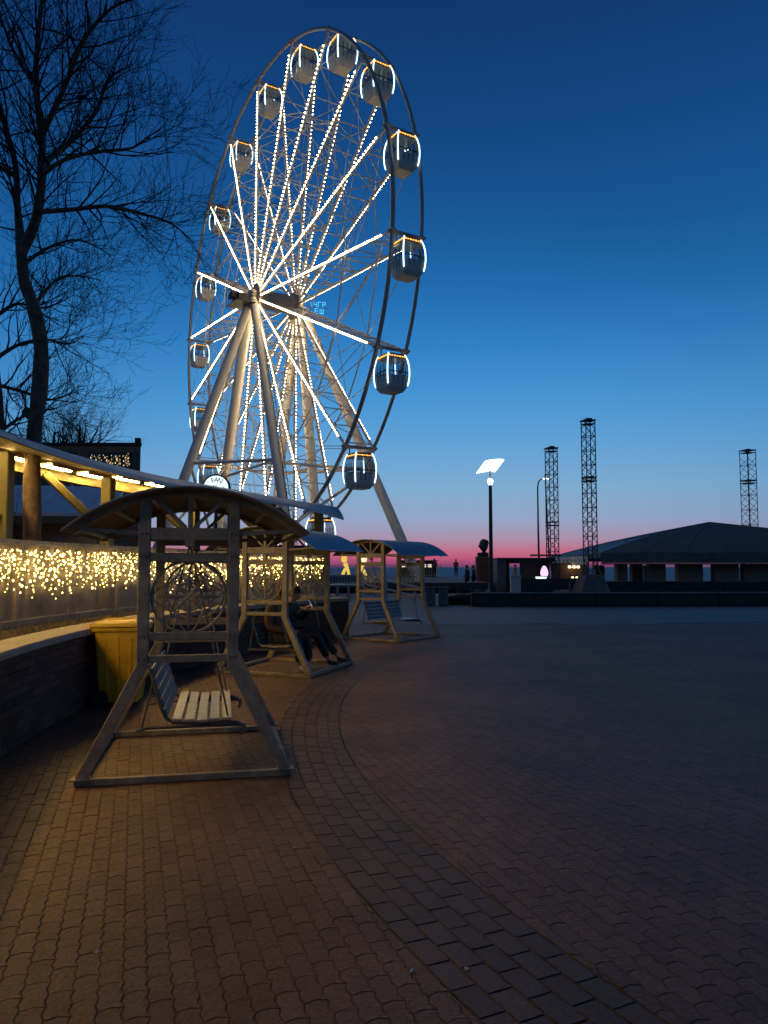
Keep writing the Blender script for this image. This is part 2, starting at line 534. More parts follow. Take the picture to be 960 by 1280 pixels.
# sea beyond the beach
m_sea = mat('sea_water', (0.04, 0.06, 0.12), 0.5, var=0.2, scale=0.02, bump=0.5, bscale=0.35, spec=0.25)
mb = MB(); mb.add([(-30000, 88, -2.2), (30000, 88, -2.2), (30000, 40000, -2.2), (-30000, 40000, -2.2)], [(0, 1, 2, 3)])
structure('sea_water', mb, m_sea)

# ================================================================== low brick wall round the terrace
RW = 16.40
T0, T1 = -22.0, 32.6
wall = thing('brick_wall', 'low curved brick wall with pale stone coping along the terrace', 'wall', tuple(pol(RW, 5)), world_parts=True)
mb = MB()
N = 60
prof = [(RW + 0.012, -0.02), (RW + 0.012, 0.82), (RW + 0.24, 0.82), (RW + 0.24, -0.02)]
vs = []
for i in range(N + 1):
    t = T0 + (T1 - 0.05 - T0) * i / N
    vs += [pol(r, t, z) for r, z in prof]
fs = []
for i in range(N):
    for j in range(4):
        fs.append((i * 4 + j, i * 4 + (j + 1) % 4, i * 4 + 4 + (j + 1) % 4, i * 4 + 4 + j))
fs += [(0, 1, 2, 3), (N * 4 + 3, N * 4 + 2, N * 4 + 1, N * 4)]
mb.add(vs, fs)
mb.build('mortar_core', M_MORTAR, wall)
# bricks, each its own
BL, BH = 0.25, 0.075
bricks = []
rng = random.Random(11)
for row in range(11):
    z = 0.0 + row * BH
    st = math.degrees(BL / RW)
    t = T0 + (row % 2) * st / 2
    while t + st < T1:
        g = math.degrees(0.010 / RW) / 2
        bricks.append((math.hypot(pol(RW, t).x, pol(RW, t).y) if pol(RW, t).y > 5.5 else 99, t + g, t + st - g, z + 0.005, z + BH - 0.005, rng.uniform(-0.004, 0.004)))
        t += st
# the short end face of the wall
bricks.sort(key=lambda b: b[0])
rest = MB()
def brick_geo(ta, tb, z0, z1, d):
    r = RW - d
    A, B = pol(r, ta), pol(r, tb)
    c = 0.005
    A2, B2 = pol(r + c, ta - 0.018), pol(r + c, tb + 0.018)
    A3, B3 = pol(RW + 0.014, ta - 0.018), pol(RW + 0.014, tb + 0.018)
    def q(p, z): return (p.x, p.y, z)
    vs = [q(A, z0 + c), q(B, z0 + c), q(B, z1 - c), q(A, z1 - c), q(A2, z0), q(B2, z0), q(B2, z1), q(A2, z1), q(A3, z0), q(B3, z0), q(B3, z1), q(A3, z1)]
    fs = [(0, 1, 2, 3)] + [(4 + i, 4 + (i + 1) % 4, (i + 1) % 4, i) for i in range(4)] + [(8 + i, 8 + (i + 1) % 4, 4 + (i + 1) % 4, 4 + i) for i in range(4)]
    return vs, fs
for k, (d, ta, tb, z0, z1, dd) in enumerate(bricks):
    vs, fs = brick_geo(ta, tb, z0, z1, dd)
    if k < 300:
        c = pol(RW, (ta + tb) / 2, (z0 + z1) / 2)
        one = MB().add([(x - c.x, y - c.y, z - c.z) for x, y, z in [tuple(v) for v in vs]], fs)
        o = bpy.data.objects.new('brick', one.mesh('brick', M_BRICK)); COL.objects.link(o)
        o.parent = wall; o.location = c - wall.location
    else:
        rest.add(vs, fs)
# end face bricks
for row in range(11):
    for s in range(1 if row % 2 else 2):
        e = pol(RW + (0.125 if row % 2 else 0.065 + 0.12 * s), T1 + 0.01, row * BH + BH / 2)
        rest.bbox(e, (0.235 if row % 2 else 0.112, 0.03, BH - 0.01), rz=-R_(T1), b=0.004)
rest.build('brick_field', M_BRICK, wall, kind='stuff')
k = 0
st = 2.6
t = T0
while t < T1 - 0.3:
    a, b = t + 0.012, min(t + st, T1 + 0.15) - 0.012
    n = 5
    vs = []
    for i in range(n):
        tt = a + (b - a) * i / (n - 1)
        for r, z in ((RW - 0.05, 0.835), (RW - 0.05, 0.885), (RW - 0.04, 0.9), (RW + 0.28, 0.915), (RW + 0.28, 0.822), (RW - 0.03, 0.822)):
            vs.append(pol(r, tt, z) - wall.location)
    fs = []
    for i in range(n - 1):
        for j in range(6):
            fs.append((i * 6 + j, i * 6 + (j + 1) % 6, i * 6 + 6 + (j + 1) % 6, i * 6 + 6 + j))
    fs += [tuple(range(6)), tuple(reversed(range((n - 1) * 6, n * 6)))]
    o = MB().add(vs, fs); oo = bpy.data.objects.new('coping_slab', o.mesh('coping_slab', M_COPING)); COL.objects.link(oo); oo.parent = wall
    t += st

# planting strip between wall and terrace
mb = MB()
vs = []
N = 40
for i in range(N + 1):
    t = T0 + (T1 - 0.4 - T0) * i / N
    vs += [pol(RW + 0.242, t, 0.80), pol(17.46, t, 0.86), pol(17.46, t, 0.0), pol(RW + 0.242, t, 0.0)]
fs = [(i * 4 + j, i * 4 + (j + 1) % 4, i * 4 + 4 + (j + 1) % 4, i * 4 + 4 + j) for i in range(N) for j in range(4)]
fs += [(0, 1, 2, 3), (N * 4 + 3, N * 4 + 2, N * 4 + 1, N * 4)]
mb.add(vs, fs)
structure('planting_soil', mb, mat('dry_soil', (0.17, 0.125, 0.075), 0.95, var=0.4, scale=8, bump=1.0, bscale=30))
mb = MB()
rng = random.Random(5)
for i in range(1500):
    t = rng.uniform(-10, T1 - 1); r = rng.uniform(16.95, 17.38)
    h = rng.uniform(0.04, 0.13); a = rng.uniform(0, 6.28); w = rng.uniform(0.004, 0.009)
    p = pol(r, t, 0.80 + 0.06 * (r - 16.64) / 0.8)
    q = p + Vector((rng.uniform(-.05, .05), rng.uniform(-.05, .05), h))
    e = Vector((math.cos(a) * w, math.sin(a) * w, 0))
    mb.add([p - e, p + e, q], [(0, 1, 2)])
tag(mb.build('dry_grass', mat('straw', (0.26, 0.20, 0.10), 0.9, var=0.3), kind='stuff'), 'short dry grass in the planting strip behind the coping', 'grass')

# ================================================================== terrace canopy (veranda)
TC0, TC1 = -24.0, 35.6
ver = thing('terrace_canopy', 'long curved terrace canopy with pale sheet roof on olive posts', 'canopy', tuple(pol(18, 6)), world_parts=True)
def sweep(prof, t0, t1, n, mi=0, mb=None, taper=None):
    mb = mb or MB()
    vs, fs = [], []
    k = len(prof)
    for i in range(n + 1):
        t = t0 + (t1 - t0) * i / n
        for r, z in prof:
            if taper: r, z = taper(i / n, r, z)
            vs.append(pol(r, t, z))
    for i in range(n):
        for j in range(k):
            fs.append((i * k + j, i * k + (j + 1) % k, (i + 1) * k + (j + 1) % k, (i + 1) * k + j))
    fs += [tuple(range(k)), tuple(reversed(range(n * k, (n + 1) * k)))]
    mb.add(vs, fs, mi)
    return mb
def ztop(r):                       # roof curves down like an eyebrow to its outer edge
    d = max(0.0, 18.2 - r)
    return 3.30 - 0.20 * d * d - 0.02 * (r - 18.2 if r > 18.2 else 0)
rs = [16.98, 17.1, 17.3, 17.6, 17.9, 18.2, 18.5, 18.8, 19.1]
outer = [(r, ztop(r)) for r in rs]
inner = [(r, ztop(r) - 0.055) for r in reversed(rs)]
def tip(u, r, z):
    w = 1.0
    if u > 0.90:
        w = 1 - (u - 0.90) / 0.10 * 0.75
    return (17.3 + (r - 17.3) * w, z - 0.18 * max(0, (u - 0.8) / 0.2) ** 2)
sweep(outer + [(19.1, ztop(19.1) - 0.05)] + inner[1:] + [], TC0, TC1, 72, taper=tip).build('roof_sheet', [M_CANTOP], ver, smooth=False)
sweep([(17.05, 2.96), (17.05, 3.0), (17.5, 3.09), (18.2, 3.225), (19.0, 3.21), (19.0, 3.18), (18.2, 3.195), (17.5, 3.06)], TC0, 24.0, 60).build('soffit', M_CANUND, ver)
sweep([(18.30, 2.96), (18.30, 3.17), (18.44, 3.17), (18.44, 2.96)], TC0, 24.0, 60).build('edge_beam', M_POST, ver)
posts_t = [-16.5, -7.5, 1.5, 10.5, 19.5, 28.5, 34.4]
for t in posts_t:
    p = pol(17.72, t)
    MB().bbox((p.x, p.y, 1.515), (0.17, 0.17, 3.03), rz=-R_(t), b=0.012).build('post', M_POST, ver)
    for sgn in (-1, 1):
        if t + 4.6 * sgn > TC1 - 1: continue
        q0 = pol(17.74, t + sgn * 0.35, 2.20); q1 = pol(18.25, t + sgn * 2.9, 3.0)
        MB().bar(q0, q1, 0.09, 0.11, b=0.008).build('brace', M_POST, ver)
# rails that hold the plastic curtain
sweep([(17.50, 1.88), (17.50, 1.94), (17.56, 1.94), (17.56, 1.88)], TC0 + 1, 34.4, 60).build('top_rail', M_SWING, ver)
sweep([(17.49, 0.86), (17.49, 0.95), (17.57, 0.95), (17.57, 0.86)], TC0 + 1, 34.4, 60).build('bottom_rail', M_SWING, ver)
pt = [-12 + 4.5 * i for i in range(11)] + [34.3]
for i in range(len(pt) - 1):
    a, b = pt[i] + 0.12, pt[i + 1] - 0.12
    vs, fs = [], []
    n = 10
    for j in range(n + 1):
        t = a + (b - a) * j / n
        w = 0.012 * math.sin(j * 2.1 + i)
        vs += [pol(17.53 + w, t, 0.95), pol(17.53 - w * 0.6, t, 1.88)]
    for j in range(n): fs.append((2 * j, 2 * j + 2, 2 * j + 3, 2 * j + 1))
    MB().add(vs, fs).build('clear_panel', M_PVC, ver)
    p = pol(17.53, pt[i])
    MB().box((p.x, p.y, 1.415), (0.045, 0.075, 0.925), rz=-R_(pt[i])).build('panel_mullion', M_SWING, ver)
# terrace floor inside
sweep([(17.62, 0.0), (17.62, 0.42), (19.1, 0.42), (19.1, 0.0)], TC0, 34.5, 50).build('terrace_floor', mat('terrace_boards', (0.14, 0.10, 0.07), 0.7, var=0.3), ver)
# tube lamps under the roof
lamps = []
k = 0
tl = 6.6 - 3.2 * 8
first = None
order = ['nearest', 'second', 'third']
vis = {3.4: 'glowing tube lamp under the canopy behind the tree trunk, nearest the left photo edge',
       6.6: 'glowing tube lamp under the canopy just right of the tree trunk',
       9.8: 'glowing tube lamp under the canopy beside the post with the long brace'}
while tl < 22:
    lab = None
    for q, s in vis.items():
        if abs(tl - q) < 0.1: lab = s
    if not lab: lab = 'tube lamp under the far part of the canopy, hidden behind its drooping edge' if tl > 9 else 'tube lamp outside the left photo edge, farther along the canopy'
    c = pol(18.06, tl + 1.2, 3.085 if tl < 12 else 3.135)
    l = thing('tube_lamp', lab, 'lamp', tuple(c), -R_(tl + 1.2), group='tube lamps in a row under the canopy')
    hz = MB(); hz.bbox((0, 0, 0.040), (0.17, 0.70, 0.022), b=0.006)
    for sx in (-1, 1): hz.bar((sx * 0.10, -0.35, 0.016), (sx * 0.10, 0.35, 0.016), 0.006, 0.062)
    hz.build('housing', M_SWING, l)
    MB().tube([(0, -0.32, 0), (0, 0.32, 0)], 0.02, 10).build('tube', M_TUBE, l)
    tl += 3.2

# icicle light curtains hung along the rail, one string per bay
rng = random.Random(21)
M_WIRE = mat('pale_light_wire', (0.35, 0.30, 0.18), 0.6)
bays = [(-12, -7.6), (-7.4, -3.0), (-2.9, 1.4), (1.6, 5.9), (6.0, 10.4), (10.6, 14.9), (15.0, 19.4), (19.6, 23.9), (24.0, 28.4), (28.6, 33.9)]
bay_lab = ['icicle light string on the rail outside the left photo edge'] * 2 + [
    'icicle light string on the stretch of rail left of the tree trunk', 'icicle light string along the rail in front of the tree trunk',
    'icicle light string above the yellow bin, left of the olive post', 'icicle light string just right of the post, behind the near swing posts',
    'icicle light string seen through the compass ring of the near swing', 'icicle light string between the near and middle swings',
    'icicle light string seen through the middle swing frame', 'icicle light string at the far end of the rail by the last post']
for (a, b), lab in zip(bays, bay_lab):
    c = pol(17.45, (a + b) / 2, 1.86)
    L = thing('icicle_light_string', lab, 'light string', tuple(c), group='icicle light strings hung along the terrace rail', world_parts=True)
    w, bl = MB(), MB()
    w.tube([pol(17.45, a + (b - a) * i / 14, 1.865 + 0.012 * math.sin(i * 1.7)) for i in range(15)], 0.004, 4)
    t = a + 0.1
    n = 0
    while t < b:
        ln = [0.34, 0.52, 0.26, 0.60, 0.42, 0.30, 0.50][n % 7] * rng.uniform(0.8, 1.15)
        x, z = t, 1.86
        pts = [pol(17.45, t, z)]
        m = max(3, int(ln / 0.052))
        for i in range(m):
            z -= ln / m
            r = 17.45 + rng.uniform(-0.02, 0.02)
            x = t + rng.uniform(-0.07, 0.07)
            p = pol(r, x, z); pts.append(p)
            if rng.random() < 0.88:
                q = p + Vector((rng.uniform(-.03, .03), rng.uniform(-.03, .03), rng.uniform(-.02, .02)))
                rr = rng.choice([0.004, 0.005, 0.006, 0.007, 0.008, 0.009, 0.011, 0.014])
                bl.ball(q, rr, 6, 4, sq=(1, 1, 1.2))
        w.tube(pts, 0.003, 3, cap=False)
        t += rng.choice([0.12, 0.17, 0.24, 0.34]) * rng.uniform(0.8, 1.2); n += 1
    w.build('wire', M_WIRE, L)
    bl.build('bulb', M_FAIRY, L, kind='stuff')

# ================================================================== yellow wheelie bin
bn = thing('wheelie_bin', 'yellow plastic wheelie bin with closed lid beside the brick wall', 'bin', (-3.08, 9.12, 0), R_(8))
def frust(mb, z0, z1, a0, b0, a1, b1, x0=0, x1=0, mi=0):
    vs = [(x0 + sx * a0, sy * b0, z0) for sx, sy in ((-1, -1), (1, -1), (1, 1), (-1, 1))] + [(x1 + sx * a1, sy * b1, z1) for sx, sy in ((-1, -1), (1, -1), (1, 1), (-1, 1))]
    return mb.add(vs, [(3, 2, 1, 0), (4, 5, 6, 7), (0, 1, 5, 4), (1, 2, 6, 5), (2, 3, 7, 6), (3, 0, 4, 7)], mi)
def bevel(o, w=0.02, seg=3, ang=40):
    m = o.modifiers.new('bevel', 'BEVEL'); m.width = w; m.segments = seg; m.limit_method = 'ANGLE'; m.angle_limit = R_(ang); m.harden_normals = False
    o.data.polygons.foreach_set('use_smooth', [True] * len(o.data.polygons))
    return o
mb = MB(); frust(mb, 0.04, 0.90, 0.215, 0.21, 0.27, 0.27)
bevel(mb.build('body', M_YELLOW, bn), 0.03)
mb = MB(); frust(mb, 0.86, 0.905, 0.285, 0.285, 0.29, 0.29)
bevel(mb.build('rim', M_YELLOW, bn), 0.01)
mb = MB(); frust(mb, 0.910, 0.955, 0.305, 0.30, 0.295, 0.29); frust(mb, 0.954, 0.99, 0.29, 0.285, 0.17, 0.20)
bevel(mb.build('lid', M_YELLOW, bn), 0.014)
for yy in (-0.13, 0.0, 0.13):
    MB().bar((0.232, yy, 0.18), (0.268, yy, 0.80), 0.03, 0.014, up=(1, 0, 0), b=0.004).build('front_rib', M_YELLOW, bn)
    MB().bbox((-0.02, yy, 0.972), (0.40, 0.028, 0.05), b=0.006).build('lid_rib', M_YELLOW, bn)
for xx in (-0.12, 0.0, 0.12):
    MB().bar((xx, -0.222, 0.18), (xx * 1.2, -0.262, 0.80), 0.03, 0.014, up=(0, 1, 0), b=0.004).build('side_rib', M_YELLOW, bn)
for yy in (-0.2, 0.2): MB().bbox((-0.31, yy, 0.93), (0.05, 0.06, 0.06), b=0.01).build('hinge', M_YELLOW, bn)
hd = MB(); hd.tube([(-0.27, -0.2, 0.88), (-0.36, -0.2, 0.90), (-0.36, 0.2, 0.90), (-0.27, 0.2, 0.88)], 0.016, 8)
smooth_by_angle(hd.build('handle', M_YELLOW, bn))
for sy in (-1, 1):
    MB().lathe([(0.02, -0.03), (0.085, -0.03), (0.1, -0.02), (0.1, 0.02), (0.085, 0.03), (0.02, 0.03)], (-0.2, sy * 0.245, 0.10), 20, axis=Matrix.Rotation(PI / 2, 3, 'X')).build('wheel', M_BLACK, bn)

# ================================================================== garden swings
HX, YF = 0.335, 0.80         # half spacing of posts, end frames at +-YF
ZB = 0.84                    # where the posts bend outwards
def arc_z(x):                # underside of the arched roof
    R = 1.36
    return 2.19 - (R - math.sqrt(R * R - x * x))
def make_swing():
    root = thing('garden_swing', 'x', 'swing', (0, 0, 0), group='roofed garden swings round the plaza')
    for e in (-1, 1):
        y = e * YF
        for s in (-1, 1):
            m = MB()
            x = s * HX
            top = arc_z(x) - 0.01
            m.bar((x, y, ZB - 0.01), (x, y, top), 0.085, 0.07, up=(0, 1, 0), b=0.006)
            m.bar((x, y, ZB + 0.02), (s * 0.745, y * 1.04, 0.045), 0.085, 0.07, up=(0, 1, 0), b=0.006)
            for zz in (1.855, 1.675, 1.075, 0.905):
                for dx in (-0.018, 0.018):
                    m.lathe([(0.009, 0), (0.009, 0.006), (0.005, 0.009)], (x + dx, y + e * 0.035, zz), 6, axis=Matrix.Rotation(-e * -PI / 2, 3, 'X'))
            m.box((s * 0.745, y * 1.04, 0.055), (0.13, 0.11, 0.008))
            m.build('post', M_SWING, root)
        for nm, z, h in (('top_beam', 1.855, 0.095), ('middle_beam', 1.675, 0.07), ('lower_rail', 1.075, 0.06), ('bottom_rail', 0.905, 0.055)):
            MB().bbox((0, y, z), (2 * HX - 0.07, 0.05, h), b=0.005).build(nm, M_SWING, root)
        # king post and fan under the arch
        MB().bar((0, y, 1.90), (0, y, arc_z(0) - 0.02), 0.035, 0.035, up=(0, 1, 0)).build('king_post', M_SWING, root)
        for s in (-1, 1):
            MB().bar((s * 0.03, y, 1.905), (s * 0.27, y, arc_z(0.27) - 0.025), 0.028, 0.03, up=(0, 1, 0)).build('fan_strut', M_SWING, root)
        # arch rim over the end frame
        xs = [-0.86 + 1.72 * i / 16 for i in range(17)]
        m = MB()
        for i in range(16):
            m.bar((xs[i], y, arc_z(xs[i]) - 0.022), (xs[i + 1], y, arc_z(xs[i + 1]) - 0.022), 0.05, 0.042, up=(0, 1, 0))
        m.build('arch_rib', M_SWING, root)
        # eave tie from post out to the roof edge
        for s in (-1, 1):
            MB().bar((s * (HX + 0.04), y, 1.86), (s * 0.80, y, arc_z(0.80) - 0.045), 0.03, 0.04, up=(0, 1, 0)).build('eave_strut', M_SWING, root)
        # compass ring
        cz = 1.375
        m = MB()
        ringpts = [(0.275 * math.cos(2 * PI * i / 32), y, cz + 0.275 * math.sin(2 * PI * i / 32)) for i in range(32)]
        m.tube(ringpts, 0.012, 6, closed=True)
        ro = smooth_by_angle(m.build('compass_ring', M_SWING, root))
        m = MB()
        m.tube([(0.105 * math.cos(2 * PI * i / 24), y, cz + 0.105 * math.sin(2 * PI * i / 24)) for i in range(24)], 0.008, 6, closed=True)
        m.tube([(0.18 * math.cos(2 * PI * i / 28), y + 0.004, cz + 0.18 * math.sin(2 * PI * i / 28)) for i in range(28)], 0.006, 6, closed=True)
        m.build('inner_ring', M_SWING, ro)
        for kk in range(8):
            a = PI / 4 * kk
            ln = 0.262 if kk % 2 == 0 else 0.19
            wd = 0.04 if kk % 2 == 0 else 0.028
            d = Vector((math.cos(a), 0, math.sin(a))); n = Vector((-math.sin(a), 0, math.cos(a)))
            c = Vector((0, y, cz))
            mid = c + d * ln * 0.36
            pts = [c + d * 0.02, mid + n * wd / 2, c + d * ln, mid - n * wd / 2]
            o = Vector((0, 0.005, 0)); rdg = Vector((0, 0.012, 0))
            vs = [p - o for p in pts] + [p + o for p in pts] + [mid - rdg, mid + rdg]
            fs = [(0, 1, 8), (1, 2, 8), (2, 3, 8), (3, 0, 8), (5, 4, 9), (6, 5, 9), (7, 6, 9), (4, 7, 9)] + [(i, (i + 1) % 4, 4 + (i + 1) % 4, 4 + i) for i in range(4)]
            MB().add(vs, fs).build('compass_point', M_SWING, ro)
        # curling scrolls round the star
        m = MB()
        for kk in range(4):
            a0 = PI / 4 + kk * PI / 2
            pts = []
            for i in range(13):
                u = i / 12
                a = a0 + 1.1 * (u - 0.5) * 2
                rr = 0.235 - 0.075 * math.cos((u - 0.5) * 2 * PI)
                pts.append((rr * math.cos(a), y - 0.006, cz + rr * math.sin(a)))
            m.tube(pts, 0.006, 5)
        m.build('scroll', M_SWING, ro)
        # hanger bracket
        MB().bbox((0, y - e * 0.0, 1.785), (0.07, 0.075, 0.06), b=0.006).build('hanger_bracket', M_SWING, root)
    # ground frame
    for e in (-1, 1):
        MB().bbox((0, e * YF * 1.04, 0.026), (1.58, 0.05, 0.05), b=0.005).build('ground_rail', M_SWING, root)
        MB().bbox((e * 0.755, 0, 0.029), (0.05, 2 * YF * 1.04 - 0.052, 0.05), b=0.005).build('ground_rail', M_SWING, root)
    # roof: corrugated arched sheet with depth
    nx, ny = 20, 72
    Y0, Y1 = -1.03, 1.03
    m = MB()
    vs = []
    for k2, dz in ((0, 0.012), (1, 0.0)):
        for i in range(nx + 1):
            x = -0.90 + 1.80 * i / nx
            for j in range(ny + 1):
                y = Y0 + (Y1 - Y0) * j / ny
                vs.append((x, y, arc_z(x) + dz + 0.008 * (1 if (j % 4) in (0, 1) else 0)))
    a = (nx + 1) * (ny + 1)
    id_ = lambda k2, i, j: k2 * a + i * (ny + 1) + j
    top, und = [], []
    for i in range(nx):
        for j in range(ny):
            top.append((id_(0, i, j), id_(0, i + 1, j), id_(0, i + 1, j + 1), id_(0, i, j + 1)))
            und.append((id_(1, i, j + 1), id_(1, i + 1, j + 1), id_(1, i + 1, j), id_(1, i, j)))
    edge = []
    for i in range(nx):
        for j in (0, ny): edge.append((id_(0, i, j), id_(0, i + 1, j), id_(1, i + 1, j), id_(1, i, j)))
    for j in range(ny):
        for i in (0, nx): edge.append((id_(0, i, j), id_(0, i, j + 1), id_(1, i, j + 1), id_(1, i, j)))
    m.add(vs, top, 0)
    o0 = len(m.f)
    m.f += und + edge; m.m += [1] * len(und) + [0] * len(edge)
    rf = m.build('roof', [M_ROOFTOP, M_ROOFUND], root)
    for x in (-0.84, -0.58, -0.30, 0.0, 0.30, 0.58, 0.84):
        MB().bbox((x, 0, arc_z(x) - 0.015), (0.035, 2 * YF - 0.06, 0.028), b=0.003).build('purlin', M_SWING, root)
    # bench: slats on two curved end frames, hung on rods
    bx = 0.05
    for k2 in range(5):
        x = bx - 0.13 + k2 * 0.095
        MB().bbox((x, 0, 0.405 + 0.006 * abs(k2 - 2)), (0.078, 1.36, 0.022), b=0.004).build('seat_slat', M_SLATPALE, root)
    for k2 in range(5):
        z = 0.475 + k2 * 0.078; x = bx - 0.215 - k2 * 0.026
        MB().bbox((x, 0, z), (0.02, 1.36, 0.066), b=0.004, rot=Matrix.Rotation(-0.32, 3, 'Y')).build('back_slat', M_SLATBLUE, root)
    for e in (-1, 1):
        y = e * 0.60
        m = MB()
        pts = [(bx - 0.355, y, 0.84), (bx - 0.30, y, 0.66), (bx - 0.25, y, 0.50), (bx - 0.22, y, 0.43), (bx - 0.16, y, 0.388), (bx, y, 0.378), (bx + 0.22, y, 0.380), (bx + 0.32, y, 0.375), (bx + 0.37, y, 0.35), (bx + 0.385, y, 0.31), (bx + 0.37, y, 0.275)]
        m.tube(pts, 0.014, 8)
        smooth_by_angle(m.build('bench_frame', M_ROD, root), 50)
        m = MB()
        m.tube([(bx - 0.44, y, 0.335), (bx - 0.36, y, 0.352), (bx + 0.30, y, 0.352), (bx + 0.40, y, 0.345)], 0.013, 6)
        m.build('bench_bearer', M_ROD, root)
        for p in ((bx + 0.27, y, 0.37), (bx - 0.40, y, 0.345)):
            m = MB(); m.tube([(0.0, e * 0.765, 1.775), (p[0] * 0.5, e * 0.70, 1.1), p], 0.008, 6)
            m.build('hanger_rod', M_ROD, root)
    return root
sw1 = make_swing()
SW = [((-1.665, 6.70), 12.0, 'nearest garden swing, empty, with arched roof and pale slatted seat'),
      ((-1.53, 12.28), -18.5, 'middle garden swing with two people sitting on it'),
      ((0.17, 17.55), -35.0, 'farthest garden swing, empty, its sky-tinted roof seen from the side')]
swings = [sw1]
for (p, rz, lab) in SW[1:]:
    swings.append(copy_tree(sw1))
for o, (p, rz, lab) in zip(swings, SW):
    o.location = (p[0], p[1], 0); o.rotation_euler = (0, 0, R_(rz)); o['label'] = lab

# ================================================================== ferris wheel
S_ = 1.2
TH, PH = 0.5533, 0.95938
HUB = Vector((-6.788 * S_, 46.92 * S_, EYE + (18.18 - 1.6) * S_))
RR = 15.0 * S_
HW = 1.603 * S_ / 2
NV = Vector((math.cos(TH), math.sin(TH), 0)); UV = Vector((math.sin(TH), -math.cos(TH), 0)); ZV = Vector((0, 0, 1))
def wp(r, a, n): return HUB + UV * (r * math.cos(a)) + ZV * (r * math.sin(a)) + NV * n
def foot(n, q, z=0.0):
    p = HUB + NV * n + UV * q; return Vector((p.x, p.y, z))
whl = thing('ferris_wheel_ride', 'tall white ferris wheel with glowing bulb lined spokes and leaning legs', 'ferris wheel', tuple(foot(0, 0)), world_parts=True)
NS = 18
ang = [PH + 2 * PI * k / NS for k in range(NS)]
for s in (-1, 1):
    m = MB()
    m.tube([wp(RR, 2 * PI * i / 108, s * HW) for i in range(108)], 0.125 if s < 0 else 0.105, 8, closed=True)
    smooth_by_angle(m.build('rim', M_RIM, whl), 60)
for k in range(NS):
    a = ang[k]
    m = MB()
    m.tube([wp(RR, a, -HW - 0.12), wp(RR, a, HW + 0.12)], 0.09, 8)
    m.octa(wp(RR, a, -HW), 0.30); m.octa(wp(RR, a, HW), 0.28)
    m.build('cabin_axle', M_RIM, whl)
    for s in (-1, 1):
        p0 = wp(0.9, a, s * 1.55); p1 = wp(RR - 0.1, a, s * HW)
        m = MB(); m.tube([p0, p1], [0.10, 0.085], 6)
        sp = m.build('spoke', M_STEELW, whl)
        m = MB()
        n = 60
        tng = (UV * (-math.sin(a)) + ZV * math.cos(a))
        for i in range(n):
            u = 0.0 + 0.945 * i / (n - 1)
            p = p0.lerp(p1, u) + NV * (s * 0.10)
            m.octa(p, 0.064)
        m.build('bulb', M_BULBWARM, sp, kind='stuff')
    # lattice between the pair of spokes
    m = MB()
    pr_ = None
    for j in range(9):
        r = 3.2 + (RR - 3.6) * j / 8
        w = 1.55 + (HW - 1.55) * (r / RR)
        A, B = wp(r, a, -w), wp(r, a, w)
        m.tube([A, B], 0.045, 4, cap=False)
        if pr_:
            q = pr_[j % 2]; m.tube([q, (A, B)[(j + 1) % 2]], 0.036, 4, cap=False)
        pr_ = (A, B)
    m.build('spoke_lattice', M_STEELW, whl)
for s in (-1, 1):
    for f, rr in ((0.45, 0.045), (0.72, 0.05)):
        for k in range(NS):
            r = RR * f; w = 1.55 + (HW - 1.55) * f
            m = MB(); m.tube([wp(r, ang[k], s * w), wp(r, ang[(k + 1) % NS], s * w)], rr, 5)
            m.build('ring_brace', M_STEELW, whl)
for k in range(NS):              # diagonal rods between neighbouring spokes, across the wheel width
    m = MB()
    for s in (-1, 1):
        w1 = 1.55 + (HW - 1.55) * 0.45; w2 = 1.55 + (HW - 1.55) * 0.72
        m.tube([wp(RR * 0.45, ang[k], s * w1), wp(RR * 0.72, ang[(k + 1) % NS], s * w2)], 0.034, 4, cap=False)
        m.tube([wp(RR * 0.72, ang[k], s * w2), wp(RR, ang[(k + 1) % NS], s * HW)], 0.030, 4, cap=False)
        m.tube([wp(RR * 0.72, ang[k], s * w2), wp(RR * 0.72, ang[(k + 1) % NS], -s * w2)], 0.032, 4, cap=False)
    m.build('tie_rod', M_STEELW, whl)
AX = Matrix((UV, ZV, NV)).transposed()
m = MB()
m.lathe([(0.55, -2.1), (0.62, -2.0), (0.62, -1.75), (1.05, -1.70), (1.05, -1.40), (0.7, -1.3), (0.7, 1.3), (1.05, 1.40), (1.05, 1.70), (0.62, 1.75), (0.62, 2.0), (0.55, 2.1)], HUB, 18, axis=AX)
smooth_by_angle(m.build('hub', mat('hub_steel', (0.60, 0.50, 0.40), 0.5), whl))
legs = [((-2.0, 0.0), (-9.5, 0.3), 0.36), ((-1.95, -0.3), (-2.2, -7.6), 0.42), ((-1.95, 0.4), (-3.0, 10.4), 0.34),
        ((1.95, -0.4), (3.0, -8.0), 0.36), ((1.95, 0.1), (2.8, 2.3), 0.38), ((2.0, 0.4), (6.5, 10.0), 0.36)]
legpts = []
for (n0, q0), (n1, q1), r in legs:
    top = HUB + NV * n0 + UV * q0 - ZV * 0.3
    ft = foot(n1, q1)
    legpts.append((top, ft))
    m = MB(); m.tube([top, ft], [r * 0.9, r], 14)
    lg = smooth_by_angle(m.build('leg', M_STEELW, whl))
    m = MB(); m.bbox((ft.x, ft.y, 0.15), (1.6, 1.6, 0.3), b=0.03); m.build('footing', M_DARKST, lg)
def lp(i, z):
    a, b = legpts[i]; u = (a.z - z) / (a.z - b.z); return a.lerp(b, u)
